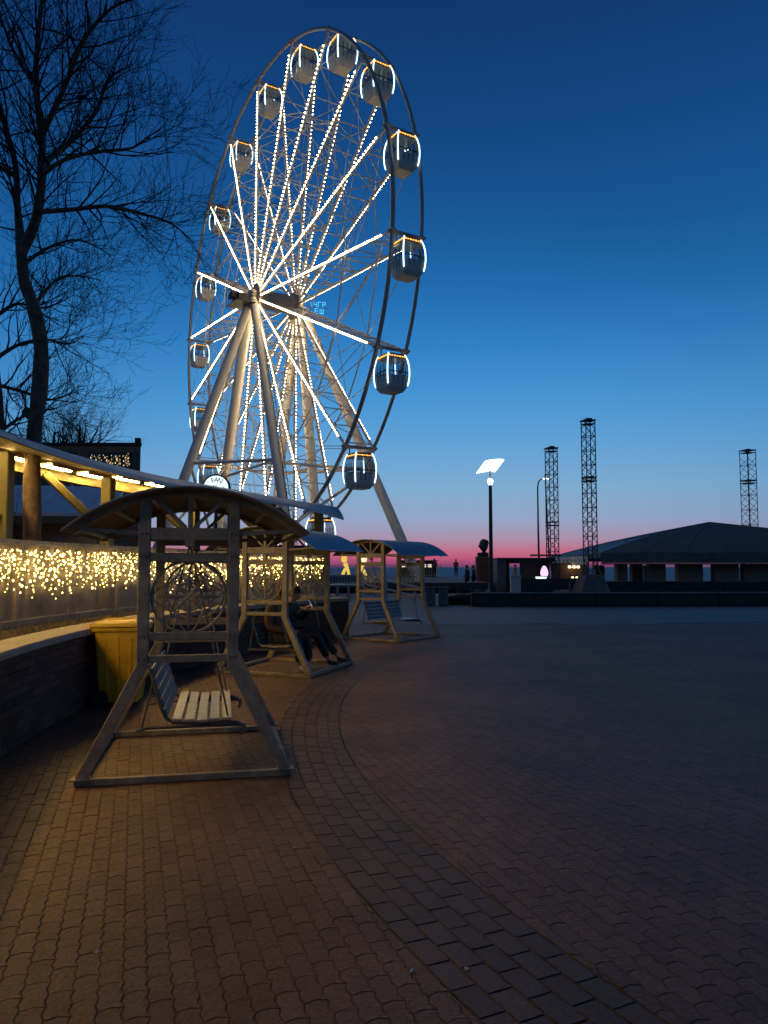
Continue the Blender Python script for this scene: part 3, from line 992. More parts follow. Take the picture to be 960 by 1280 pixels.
for i, j, z0, z1 in ((0, 1, 9.0, 9.4), (1, 2, 8.6, 8.6), (0, 2, 8.8, 8.6), (3, 4, 9.0, 9.0), (4, 5, 8.6, 8.6), (1, 3, 9.4, 9.0), (2, 5, 8.4, 8.4), (3, 5, 9.2, 8.6), (0, 1, 3.5, 9.4), (1, 0, 3.2, 8.8), (2, 5, 4.0, 8.4)):
    m = MB(); m.tube([lp(i, z0), lp(j, z1)], 0.11, 6); m.build('tie_beam', M_STEELW, whl)
m = MB()    # ladder up the third leg
A, B = lp(2, 3.0) + Vector((0.45, -0.3, 0)), lp(2, 17.0) + Vector((0.45, -0.3, 0))
for sx in (-0.2, 0.2): m.tube([A + UV * sx, B + UV * sx], 0.03, 4)
for i in range(40):
    p = A.lerp(B, i / 39); m.tube([p - UV * 0.2, p + UV * 0.2], 0.02, 4, cap=False)
m.build('ladder', M_DARKST, whl)
m = MB()    # motor and service platform outside the near bearing
c = HUB - NV * 2.75 - ZV * 0.25
Mw = Matrix((UV, NV, ZV)).transposed()
m.bbox(c, (1.2, 0.9, 0.55), rot=Mw, b=0.05)
m.bbox(c - NV * 0.6 + ZV * 0.1, (0.6, 0.5, 0.5), rot=Mw, b=0.05)
m.bbox(c - ZV * 0.45, (2.0, 1.5, 0.08), rot=Mw, b=0.01)
for i in range(5):
    m.tube([c + UV * (-1 + i * 0.5) - NV * 0.75 - ZV * 0.45, c + UV * (-1 + i * 0.5) - NV * 0.75 + ZV * 0.65], 0.025, 4)
m.tube([c - UV - NV * 0.75 + ZV * 0.65, c + UV - NV * 0.75 + ZV * 0.65], 0.025, 4)
m.build('drive_platform', M_DARKST, whl)
# boarding deck beneath the wheel
m = MB(); m.bbox(foot(0, 0, 0.55), (16.0, 5.2, 1.1), rz=math.atan2(UV.y, UV.x), b=0.04)
m.build('boarding_deck', mat('deck_steel', (0.13, 0.12, 0.12), 0.6), whl)
# blue light sign beside the far bearing: strokes of two short lines of letters
sg = thing('light_sign', 'small blue glowing letter sign by the hub of the ferris wheel', 'sign', tuple(HUB + NV * 2.6 + UV * 0.5 - ZV * 0.45), math.atan2(UV.y, UV.x))
sg.rotation_euler = (0, 0, R_(10)); sg.scale = (0.78, 0.78, 0.78)
M_BLUE = glow('blue_led_letter', (0.10, 0.60, 1.0), 1.3)
bl = MB()
def strokes(mb, segs, x0, z0, w, h):
    for (a, b, c, d) in segs:
        mb.bar((x0 + a * w, 0, z0 + b * h), (x0 + c * w, 0, z0 + d * h), 0.055, 0.05, up=(0, 1, 0))
GL = {'1': [(0.2, 0.7, 0.6, 1), (0.6, 1, 0.6, 0)], 'U': [(0, 1, 0, 0.45), (0, 0.45, 0.8, 0.45), (0.8, 1, 0.8, 0)], 'G': [(0, 0, 0, 1), (0, 1, 0.8, 1)],
      'P': [(0, 0, 0, 1), (0, 1, 0.8, 1), (0.8, 1, 0.8, 0.5), (0.8, 0.5, 0, 0.5)], 'E': [(0, 0, 0, 1), (0, 0, 0.8, 0), (0, 0.5, 0.8, 0.5), (0, 1, 0.8, 1)],
      'W': [(0, 1, 0, 0), (0, 0, 0.9, 0), (0.45, 0, 0.45, 1), (0.9, 0, 0.9, 1)]}
for i, ch in enumerate('1UGP'): 
    m = MB(); strokes(m, GL[ch], 0.0 + i * 0.42, 0.55, 0.33, 0.5); m.build('letter', M_BLUE, sg)
for i, ch in enumerate('EW'):
    m = MB(); strokes(m, GL[ch], 0.5 + i * 0.5, -0.1, 0.38, 0.5); m.build('letter', M_BLUE, sg)
m = MB(); m.bar((-0.1, 0.08, 0.48), (1.75, 0.08, 0.48), 0.04)
for x in (0.1, 1.5): m.bar((x, 0.08, -0.2), (x, 0.08, 1.1), 0.03)
m.build('sign_frame', M_DARKST, sg)

# cabins ---------------------------------------------------------------
def make_cabin():
    root = thing('ferris_cabin', 'x', 'cabin', (0, 0, 0), group='cabins hung round the ferris wheel')
    H = 2.15
    prof = [(0.46, 0.0), (0.60, 0.18), (0.68, 0.48), (0.72, 0.85), (0.725, 1.15), (0.70, 1.55), (0.63, 1.90), (0.52, 2.15)]
    def w(z):
        for (a, za), (b, zb) in zip(prof, prof[1:]):
            if za <= z <= zb: return a + (b - a) * (z - za) / (zb - za)
        return prof[-1][0]
    dirs = [Vector((1, 0, 0)), Vector((0, 1, 0)), Vector((-1, 0, 0)), Vector((0, -1, 0))]
    def shell(z0, z1, mt, nm, inset=0.0, half=1.0, nseg=4, par=root):
        m = MB()
        for d in dirs:
            e = Vector((-d.y, d.x, 0))
            zs = [z0 + (z1 - z0) * i / nseg for i in range(nseg + 1)]
            vs = []
            for z in zs:
                r = w(z) - inset
                for q in (-1, 1): vs.append(d * r + e * (q * r * half) + Vector((0, 0, z)))
            m.add(vs, [(2 * i, 2 * i + 1, 2 * i + 3, 2 * i + 2) for i in range(nseg)])
        return m
    m = shell(0.0, 0.88, None, '', nseg=4)
    r = w(0.0); m.add([(-r, -r, 0), (r, -r, 0), (r, r, 0), (-r, r, 0)], [(3, 2, 1, 0)])
    r = w(0.1) - 0.05; m.add([(-r, -r, 0.12), (r, -r, 0.12), (r, r, 0.12), (-r, r, 0.12)], [(0, 1, 2, 3)])
    m.build('lower_shell', M_CABIN, root)
    for d in dirs:
        e = Vector((-d.y, d.x, 0))
        m = MB(); zs = [0.88, 1.2, 1.55, 1.86]
        vs = []
        for z in zs:
            rr = w(z) - 0.01
            for q in (-1, 1): vs.append(d * rr + e * (q * (rr - 0.04)) + Vector((0, 0, z)))
        m.add(vs, [(2 * i, 2 * i + 1, 2 * i + 3, 2 * i + 2) for i in range(3)])
        wd = m.build('window', M_GLASSG, root)
        m = MB()
        for q in (-0.45, 0.0, 0.45):
            m.tube([d * (w(z) + 0.004) + e * (q * w(z)) + Vector((0, 0, z)) for z in (0.5, 0.9, 1.2, 1.5)], 0.02, 4)
        m.tube([d * (w(1.08) + 0.01) + e * (-0.9 * w(1.08)) + Vector((0, 0, 1.08)), d * (w(1.08) + 0.01) + e * (0.9 * w(1.08)) + Vector((0, 0, 1.08))], 0.03, 4)
        m.build('window_bar', M_CABDARK, wd)
        # amber light line beneath the roof edge
        m = MB()
        z = 1.98
        for i in range(7):
            q = -0.85 + 1.7 * i / 6
            m.box(d * (w(z) + 0.015) + e * (q * w(z)) + Vector((0, 0, z)), (0.09, 0.09, 0.045 if i % 2 else 0.07), rz=math.atan2(d.y, d.x))
        m.build('amber_light', M_AMBER, root)
    m = shell(1.86, 2.15, None, '', nseg=2)
    r = w(2.15); m.add([(-r, -r, 2.15), (r, -r, 2.15), (r, r, 2.15), (-r, r, 2.15)], [(0, 1, 2, 3)])
    m.build('roof', M_CABDARK, root)
    MB().box((0, 0, 1.86), (1.2, 1.2, 0.02)).build('ceiling', M_CABIN, root)
    for sx in (-1, 1):
        for sy in (-1, 1):
            m = MB()
            m.tube([(sx * (w(z) + 0.005), sy * (w(z) + 0.005), z) for z in (0.35, 0.6, 0.9, 1.2, 1.5, 1.8, 2.0, 2.12)], 0.037, 5)
            m.build('light_strip', M_COOL, root)
    m = MB()
    for sx in (-1, 1):
        m.bbox((sx * 0.42, 0, 0.45), (0.32, 1.0, 0.08), b=0.02); m.bbox((sx * 0.60, 0, 0.75), (0.06, 1.0, 0.5), b=0.02)
    m.build('seat', M_CABDARK, root)
    for sx in (-1, 1):
        m = MB(); m.tube([(sx * 0.66, 0, 2.0), (sx * 0.70, 0, 2.40), (sx * 0.4, 0, 2.52)], 0.05, 6); m.build('hanger', M_RIM, root)
    MB().tube([(-0.5, 0, 2.52), (0.5, 0, 2.52)], 0.08, 8).build('hanger', M_RIM, root)
    return root
cb = make_cabin()
cab_lab = ['topmost glowing cabin of the ferris wheel', 'cabin just left of the topmost one, its pale floor in view',
           'second cabin down from the top on the left curve of the wheel', 'third cabin down from the top on the left curve of the wheel',
           'fourth cabin down on the left curve, level with the drooping branch tip', 'cabin on the left edge of the wheel just above hub height',
           'leftmost cabin, on the left edge just below hub height', 'cabin on the left edge, second below hub height',
           'low cabin on the left behind the leg above the round sign', 'low cabin behind the near swing roof at lower left of the wheel',
           'lowest cabin but one, hidden by the canopy roof', 'lowest cabin, at the foot of the wheel behind the canopy',
           'low cabin at lower right, just under the canopy tip', 'cabin low on the right with dark bars against the pale sky',
           'cabin on the right edge just below hub height', 'cabin farthest to the right on the wheel, above hub height',
           'second cabin down from the top on the right edge', 'cabin just right of the topmost one, crossed by the dark rim']
for k in range(NS):
    o = cb if k == 0 else copy_tree(cb)
    p = wp(RR, ang[k], 0)
    o.location = p - Vector((0, 0, 2.52)); o.rotation_euler = (0, 0, TH); o['label'] = cab_lab[k]

# round lit sign on its own post
rs_ = thing('round_sign', 'round white lit sign with dark letters on a post before the wheel', 'sign', (at(270, 610, 27).x, 27, 0))
zc = at(270, 610, 27).z
fm = Matrix((Vector((1, 0, 0)), Vector((0, 0, 1)), Vector((0, -1, 0)))).transposed()
m = MB(); m.lathe([(0.48, -0.18), (0.50, -0.16), (0.50, 0.0), (0.45, 0.02)], (0, 0, zc), 32, axis=fm); m.build('drum', M_DARKST, rs_)
m = MB(); m.lathe([(0.44, 0.0), (0.44, 0.026)], (0, 0, zc), 32, axis=fm); m.build('lit_face', glow('white_sign_face', (0.80, 0.95, 1.0), 1.15), rs_)
MB().tube([(0, 0.1, 0), (0, 0.1, zc)], 0.05, 8).build('post', M_DARKST, rs_)
def text(s, size, loc, rot, m, parent, ext=0.004, align='CENTER', name='letter'):
    cu = bpy.data.curves.new(name, 'FONT'); cu.body = s; cu.size = size; cu.extrude = ext; cu.align_x = align; cu.align_y = 'CENTER'
    cu.materials.append(m)
    tmp = bpy.data.objects.new(name, cu)
    me = bpy.data.meshes.new_from_object(tmp)
    bpy.data.objects.remove(tmp)
    if not me.materials: me.materials.append(m)
    o = bpy.data.objects.new(name, me); COL.objects.link(o); o.location = loc; o.rotation_euler = rot
    if parent: o.parent = parent
    return o
M_INK = mat('dark_ink', (0.03, 0.035, 0.04), 0.6)
for ch, a in (('F', 112), ('A', 88), ('N', 62)):
    t = R_(a); text(ch, 0.24, (0.30 * math.cos(t), -0.034, zc + 0.30 * math.sin(t) - 0.02), (PI / 2, 0, 0), M_INK, rs_).rotation_euler = (PI / 2, -(t - PI / 2), 0)
text('PY', 0.16, (-0.03, -0.034, zc + 0.03), (PI / 2, 0, 0), M_INK, rs_)
text('T', 0.16, (0.26, -0.034, zc - 0.02), (PI / 2, 0, 0), M_INK, rs_)

# ================================================================== right side: lamp, kiosk, pavilion, towers, walls
M_CONC = mat('dark_concrete', (0.05, 0.05, 0.053), 0.85, var=0.35, scale=1.2, bump=0.6, bscale=14)
M_CONC2 = mat('grey_concrete', (0.20, 0.19, 0.185), 0.85, var=0.3, scale=2, bump=0.5, bscale=20)
M_WHITEP = mat('white_paint', (0.62, 0.62, 0.60), 0.5, var=0.15)
# long low kerb wall at the edge of the plaza
cw_ = thing('low_wall', 'long low dark concrete wall closing the plaza on the right', 'wall', (12, 32.4, 0), world_parts=True)
m = MB()
pts = [(3.55, 31.9), (4.2, 31.75), (40, 33.2)]
for i in range(14):
    x = 3.6 + i * 2.6
    y = 31.75 + (x - 4.2) * 0.04
    o = MB().bbox((x + 1.29, y + 0.22, 0.25), (2.57, 0.42, 0.50), rz=0.04, b=0.02).build('wall_block', M_CONC, cw_)
for i in range(14):
    x = 3.6 + i * 2.6; y = 31.75 + (x - 4.2) * 0.04
    MB().bbox((x + 1.29, y + 0.22, 0.525), (2.58, 0.50, 0.06), rz=0.04, b=0.012).build('wall_cap', M_CONC2, cw_)
bw = thing('back_wall', 'dark terrace wall in front of the pavilion columns', 'wall', (24, 50, 0), world_parts=True)
for i in range(12):
    MB().bbox((13.4 + 2.5 * i, 50.4, 0.30), (2.48, 0.5, 0.62), b=0.02).build('wall_panel', M_CONC, bw)
    MB().bbox((13.4 + 2.5 * i, 50.4, 0.64), (2.49, 0.62, 0.06), b=0.01).build('wall_cap', M_CONC, bw)
# street lamp: mast, uplight, tilted white reflector sheet
sl = thing('street_lamp', 'tall street lamp with bright tilted white reflector sheet on top', 'street lamp', (6.42, 46, 0))
m = MB(); m.lathe([(0.20, 0.0), (0.20, 0.12), (0.125, 0.16), (0.115, 3.5), (0.10, 6.55)], n=14); smooth_by_angle(m.build('mast', M_DARKST, sl))
m = MB(); m.lathe([(0.10, 6.55), (0.12, 6.6), (0.17, 6.75), (0.17, 6.85), (0.10, 6.93)], n=16); m.build('uplight', glow('uplight_white', (0.82, 0.98, 1.0), 5.0), sl)
m = MB(); m.tube([(0, 0, 6.95), (-0.02, 0, 7.42)], 0.07, 8); m.build('neck', M_WHITEP, sl)
m = MB()
nx, ny = 8, 6
vs = []
for k2 in (0, 1):
    for i in range(nx + 1):
        for j in range(ny + 1):
            u, v = i / nx - 0.5, j / ny - 0.5
            x = 1.15 * u - 0.42 * v; y = 0.9 * v
            z = 7.72 + 0.10 * u - 0.62 * v - 0.10 * (u * 1.6) ** 2 + 0.03 * k2
            vs.append((x, y, z))
A = (nx + 1) * (ny + 1)
fs = [(k2 * A + i * (ny + 1) + j, k2 * A + (i + 1) * (ny + 1) + j, k2 * A + (i + 1) * (ny + 1) + j + 1, k2 * A + i * (ny + 1) + j + 1) for k2 in (0, 1) for i in range(nx) for j in range(ny)]
m.add(vs, fs); m.build('reflector', glow('self_lit_reflector', (0.84, 0.97, 1.0), 4.0), sl)  # sheet emits by itself, standing in for the uplight it reflects
# thin road lamp with curved arm, farther
s2_ = thing('road_lamp', 'thin far road lamp with curved arm in front of the left truss tower', 'street lamp', (at(674, 700, 75).x, 75, 0))
m = MB(); m.tube([(0, 0, 0), (-0.05, 0, 5), (-0.05, 0, 9.4), (0.05, 0, 10.0), (0.3, 0, 10.25), (0.5, 0, 10.3)], [0.11, 0.09, 0.07, 0.06, 0.06, 0.05], 6); m.build('mast', M_DARKST, s2_)
m = MB(); m.bbox((0.75, 0, 10.29), (0.6, 0.25, 0.10), b=0.02); m.build('lamp_head', glow('far_lamp', (0.9, 0.95, 0.9), 2.5), s2_)
s3_ = thing('flag_pole', 'thin bare dark pole beside the left truss tower', 'pole', (at(688, 700, 60).x, 60, 0))
m = MB(); m.tube([(-0.02, 0, 0), (-0.32, 0, 8.9)], [0.07, 0.045], 6); m.build('mast', M_DARKST, s3_)

# truss towers
def truss(x, y, h, wd, lab, rz=0.3, joint=None, legs_=False):
    t = thing('truss_tower', lab, 'tower', (x, y, 0), rz, group='dark lattice truss towers')
    h2 = wd / 2
    for sx in (-1, 1):
        for sy in (-1, 1):
            MB().tube([(sx * h2, sy * h2, 0), (sx * h2, sy * h2, h)], 0.035, 5).build('chord', M_TRUSS, t)
    st = wd * 0.72; n = int(h / st)
    for fx, (a, b) in enumerate((((-1, -1), (1, -1)), ((1, -1), (1, 1)), ((1, 1), (-1, 1)), ((-1, 1), (-1, -1)))):
        m = MB()
        for i in range(n):
            z0, z1 = i * st, (i + 1) * st
            p, q = (a, b) if i % 2 else (b, a)
            m.tube([(p[0] * h2, p[1] * h2, z0), (q[0] * h2, q[1] * h2, z1)], 0.022, 4, cap=False)
            if i % 2 == 0: m.tube([(p[0] * h2, p[1] * h2, z0), (q[0] * h2, q[1] * h2, z0)], 0.022, 4, cap=False)
        m.build('lattice', M_TRUSS, t)
    if joint:
        for z in joint:
            for dz in (-0.12, 0.12): MB().box((0, 0, z + dz), (wd + 0.1, wd + 0.1, 0.06)).build('joint_plate', M_TRUSS, t)
    m = MB(); m.bbox((0, 0, h + 0.03), (wd + 0.14, wd + 0.14, 0.07), b=0.01); m.bbox((0, 0, h - 0.2), (wd + 0.04, wd + 0.04, 0.05), b=0.01)
    m.bbox((0.05, 0, h + 0.12), (0.35, 0.3, 0.12), b=0.02)
    m.build('head_plate', M_TRUSS, t)
    if legs_:
        for a in (0.3, 1.87, 3.44, 5.01):
            d = Vector((math.cos(a), math.sin(a), 0))
            MB().tube([d * 0.3 + Vector((0, 0, 2.3)), d * 1.45 + Vector((0, 0, 0.05))], 0.025, 5).build('stay', M_CONC2, t)
            MB().bar(d * 0.3 + Vector((0, 0, 0.06)), d * 1.45 + Vector((0, 0, 0.06)), 0.08).build('base_beam', M_TRUSS, t)
        m = MB(); frust(m, 0.0, 1.15, 1.0, 0.7, 0.55, 0.45); m.build('ballast_cover', M_CONC2, t)
    return t
truss(at(739, 742, 46).x, 46, 10.45, 0.60, 'tallest lattice truss tower, standing before the pavilion on a covered base', 0.22, (6.9,), True)
truss(at(691, 700, 53).x, 53, 9.85, 0.62, 'leftmost lattice truss tower behind the dark kiosk', 0.25, (4.6,))
truss(at(939, 700, 70).x, 70, 12.3, 0.95, 'rightmost lattice truss tower rising behind the pavilion roof', 0.3, (9.4,))

# pavilion with wide hip roof
M_PAVR = mat('dark_roof_membrane', (0.115, 0.155, 0.130), 0.85, var=0.25, scale=0.8)
M_PAVSKY = mat('skylit_roof_membrane', (0.15, 0.19, 0.22), 0.5, var=0.2, scale=0.8)  # same roof, with skylight on the left facet painted in as a bluer tone
M_COLM = mat('tan_stone_column', (0.30, 0.235, 0.19), 0.8, var=0.3, scale=3, bump=0.4)
pv = thing('beach_pavilion', 'wide low beach pavilion with dark hip roof and tan columns', 'pavilion', (30, 70, 0), world_parts=True)
X0, X1, Y0, Y1, ZE = 17.0, 43.5, 60.0, 80.0, 1.92
ap = (30.0, 70.5, 5.75)
c4 = [(X0, Y0), (X1, Y0), (X1, Y1), (X0, Y1)]
ZC = [2.75, 2.75, 2.56, 2.56]                    # roof edge height at the corners; a valance hangs along the front
for i in range(4):                              # four roof facets, each with seams standing proud
    a, b = Vector((*c4[i], ZC[i])), Vector((*c4[(i + 1) % 4], ZC[(i + 1) % 4])); t = Vector(ap)
    m = MB()
    n = 8
    vs = []; fs = []
    for j in range(n + 1):
        e = a.lerp(b, j / n)
        for k2 in range(6):
            u = k2 / 5; p = e.lerp(t, u); p.z += 0.30 * math.sin(PI * u) * (1 - 0.5 * u)
            vs.append(p)
    for j in range(n):
        for k2 in range(5): fs.append((j * 6 + k2, (j + 1) * 6 + k2, (j + 1) * 6 + k2 + 1, j * 6 + k2 + 1))
    m.add(vs, fs)
    mm_ = M_PAVSKY if i == 3 else M_PAVR
    m.build('roof_facet', mm_, pv)
    m = MB()
    for j in range(0, n + 1):
        m.tube([vs[j * 6 + k2] + Vector((0, 0, 0.005)) for k2 in range(6)], 0.03, 4, cap=False)
    m.build('roof_seam', mm_, pv)
    dn = Vector((0, 0, (ZC[i] - ZE) / 2 if i == 0 else 0.2))
    m = MB(); m.bar(a - dn, b - dn, 0.14, 2 * dn.z - 0.01); m.build('valance', mm_ if i != 3 else M_PAVR, pv)
    for j in range(1, 12) if i == 0 else ():
        c = a.lerp(b, j / 12); MB().bbox((c.x, c.y - 0.09, c.z - dn.z), (0.05, 0.05, 2 * dn.z - 0.02), b=0.01).build('valance_batten', mm_, pv)
MB().bbox(((X0 + X1) / 2, Y0 + 0.1, ZE - 0.06), (X1 - X0, 0.16, 0.10), b=0.01).build('gutter', M_CONC2, pv)
for px in (776, 795, 820, 861, 906, 943, 985):
    wd = 1.35 if px not in (776, 795) else 0.9
    p = at(px, 715, 62.5 if px not in (795,) else 66)
    if px == 776: p = at(px, 715, 63)
    MB().bbox((p.x, p.y, 0.93), (wd * (1.5 if px > 800 and px != 820 else 1.0), 0.8, 1.80), b=0.05).build('column', M_COLM, pv)
for x in (22, 27, 32, 37, 42):
    MB().bbox((x, 78.5, 0.9), (0.9, 0.8, 1.8), b=0.05).build('column', M_COLM, pv)
m = MB(); m.bbox((30.2, 70, 0.05), (26.5, 19.6, 0.12), b=0.02); m.build('floor', M_CONC, pv)
# lit white shop screen inside the pavilion
ls = thing('lit_screen', 'small bright white advertising screen among the pavilion columns', 'screen', tuple(at(822, 722, 64)))
MB().bbox((0, 0.06, 0.35), (0.95, 0.08, 1.3), b=0.02).build('frame', M_DARKST, ls)
for i, (x, z, w_, h_) in enumerate(((-0.2, 0.5, 0.3, 0.8), (0.1, 0.3, 0.22, 0.5), (0.3, 0.6, 0.16, 0.3), (0.28, 0.05, 0.2, 0.3))):
    MB().box((x, 0.0, z), (w_, 0.03, h_)).build('lit_panel', glow('screen_white', (0.95, 0.85, 1.0), 0.9), ls)
# white sign board with coloured marks on the pavilion's left end
sb = thing('shop_sign', 'pale sign board with coloured lettering under the left roof corner of the pavilion', 'sign', (12.55, 58, 0), world_parts=True)
a, b = at(691, 702, 60), at(735, 700, 54)
m = MB(); m.bar(a, b, 0.12, 0.62); m.build('board', M_WHITEP, sb)
cols = [(0.05, 0.25, 0.28), (0.05, 0.25, 0.28), (0.30, 0.06, 0.10), (0.30, 0.08, 0.2), (0.45, 0.2, 0.05), (0.3, 0.3, 0.05), (0.08, 0.28, 0.08), (0.35, 0.06, 0.06)]
for i, cc in enumerate(cols):
    u = 0.12 + 0.78 * i / 7
    p = a.lerp(b, u) + Vector((-0.05, -0.09, 0.02))
    text('ocanuexo'[i], 0.5, p, (PI / 2, 0, math.atan2(b.y - a.y, b.x - a.x)), mat('sign_ink_%d' % i, cc, 0.6, var=0.1), None, ext=0.01)
    o = bpy.data.objects[-1] if False else None
for o in list(COL.objects):
    if o.name.split('.')[0] == 'letter' and o.parent is None:
        o.parent = sb; o.location = o.location - sb.location
# dark open kiosk
kk_ = thing('dark_kiosk', 'low dark open fronted kiosk with a grey side panel', 'kiosk', (8.8, 48, 0), world_parts=True)
M_KI = mat('kiosk_dark_board', (0.035, 0.037, 0.042), 0.5, var=0.2)
xl, xr = at(622, 740, 47).x, at(692, 740, 47).x
wx0, wx1 = at(637, 740, 50).x, at(650, 740, 50).x
for a_, b_, z0_, z1_ in ((xl, wx0, 0, 2.1), (wx1, xr, 0, 2.1), (wx0, wx1, 0, 0.85), (wx0, wx1, 1.85, 2.1)):
    MB().box(((a_ + b_) / 2, 50.0, (z0_ + z1_) / 2), (b_ - a_, 0.1, z1_ - z0_)).build('back_wall', M_KI, kk_)
MB().bbox((xl + 0.27, 47.0, 1.05), (0.5, 0.12, 2.1), b=0.01).build('side_panel', M_CONC2, kk_)
MB().bbox((xl + 0.05, 48.6, 1.05), (0.1, 2.9, 2.1), b=0.01).build('side_wall', M_KI, kk_)
MB().bbox((xr - 0.05, 48.6, 1.05), (0.1, 2.9, 2.1), b=0.01).build('side_wall', M_KI, kk_)
MB().bbox(((xl + xr) / 2, 48.5, 2.13), (xr - xl + 0.1, 3.3, 0.09), b=0.01).build('roof', M_KI, kk_)
MB().bbox((at(668, 740, 47).x, 46.9, 2.0), (2.6, 0.08, 0.16), b=0.01).build('fascia', M_KI, kk_)
MB().bbox((at(668, 740, 47).x, 47.4, 0.45), (2.2, 0.5, 0.9), b=0.02).build('counter', M_KI, kk_)
MB().bbox((at(684, 740, 46).x, 46.4, 2.32), (1.8, 0.3, 0.10), b=0.01).build('awning', M_KI, kk_)
lg = thing('lit_ornament', 'glowing white and violet flame shaped ornament inside the dark kiosk', 'ornament', tuple(at(678, 722, 47.5)))
prof = [(0.02, -0.25), (0.28, -0.15), (0.36, 0.05), (0.26, 0.3), (0.16, 0.55), (0.03, 0.78)]
MB().lathe([(r, z) for r, z in prof if z < 0.3], (-0.08, 0, 0), 12).build('lower_glow', glow('white_green_light', (0.75, 1.0, 0.95), 1.6), lg)
MB().lathe([(0.2, 0.1), (0.25, 0.28), (0.2, 0.5), (0.08, 0.72)], (0.12, 0, 0), 12).build('upper_glow', glow('violet_light', (0.85, 0.55, 1.0), 1.4), lg)
# white plinth with small peach figurine
pl = thing('white_plinth', 'square white plinth standing in front of the dark kiosk', 'plinth', (at(645, 742, 46).x, 46.2, 0))
MB().bbox((0, 0, 0.52), (0.58, 0.5, 1.04), b=0.015).build('block', M_WHITEP, pl)
MB().bbox((0, 0, 1.08), (0.64, 0.56, 0.07), b=0.01).build('cap', M_WHITEP, pl)
fg = thing('peach_figurine', 'small peach coloured figurine on the white plinth', 'figurine', (pl.location.x, 46.2, 1.117))
MB().lathe([(0.13, 0), (0.15, 0.1), (0.10, 0.3), (0.13, 0.42), (0.06, 0.5)], n=12).build('torso', mat('peach_paint', (0.62, 0.30, 0.20), 0.5), fg)
MB().ball((0, 0, 0.58), 0.085, 10, 6).build('head', mat('peach_paint'  , (0.6, 0.3, 0.2)), fg)
# shop with warm lights between kiosk and tower
sh = thing('warm_shop', 'small shop front with warm orange lights under the sign board', 'shop', (at(723, 720, 55).x, 56, 0))
MB().bbox((-0.6, 0.6, 0.95), (3.4, 0.1, 1.9), b=0.01).build('back_wall', mat('shop_brown_wall', (0.14, 0.08, 0.05), 0.7), sh)
MB().bbox((-0.6, 0.0, 0.4), (3.4, 0.5, 0.8), b=0.02).build('counter', M_KI, sh)
for x in (-0.33, 0.0, 0.30): MB().bbox((x, 0.2, 1.62), (0.20, 0.1, 0.16), b=0.02).build('ceiling_lamp', glow('warm_shop_lamp', (1.0, 0.70, 0.35), 5.0), sh)
for x in (-0.2, 0.12): MB().bbox((x, -0.1, 0.86), (0.16, 0.1, 0.09), b=0.02).build('counter_lamp', glow('warm_shop_lamp', (1, .7, .35), 5.0), sh)
# brick pedestal with bust
pb = thing('brick_pedestal', 'square reddish brick pedestal beside the street lamp mast', 'pedestal', (at(604, 728, 58).x, 58, 0.4))
MB().bbox((0, 0, 0.95), (1.0, 1.0, 1.9), b=0.02).build('core', M_MORTAR, pb)
for row in range(12):
    for f in range(4):
        for q in range(2):
            if f in (1, 2): break
            d = [(0, -1), (1, 0), (0, 1), (-1, 0)][f]
            off_ = -0.25 + 0.5 * q + (0.06 if row % 2 else -0.06)
            e = (-d[1], d[0])
            c = (d[0] * 0.51 + e[0] * off_, d[1] * 0.51 + e[1] * off_, 0.08 + row * 0.158)
            MB().bbox(c, (0.47, 0.05, 0.14), rz=math.atan2(e[1], e[0]), b=0.008).build('brick', mat('red_pedestal_brick', (0.22, 0.10, 0.07), 0.85, var=0.4), pb)
MB().bbox((0, 0, 1.94), (1.12, 1.12, 0.08), b=0.01).build('cap', M_CONC2, pb)
bu = thing('bronze_bust', 'dark bronze head sculpture on top of the brick pedestal', 'sculpture', (pb.location.x, 58, 2.385))
MB().bbox((0, 0, 0.16), (0.80, 0.6, 0.32), b=0.03).build('base_block', M_DARKST, bu)
m = MB(); m.lathe([(0.18, 0.3), (0.14, 0.42), (0.20, 0.5)], (0.08, 0, 0), 12); m.build('neck', M_DARKST, bu)
m = MB(); m.ball((0.06, 0, 0.88), 0.38, 14, 9, sq=(0.92, 0.9, 1.25)); m.ball((-0.27, 0, 0.80), 0.09, 8, 5); m.ball((0.2, 0, 1.05), 0.26, 10, 6); smooth_by_angle(m.build('head', M_DARKST, bu), 60)
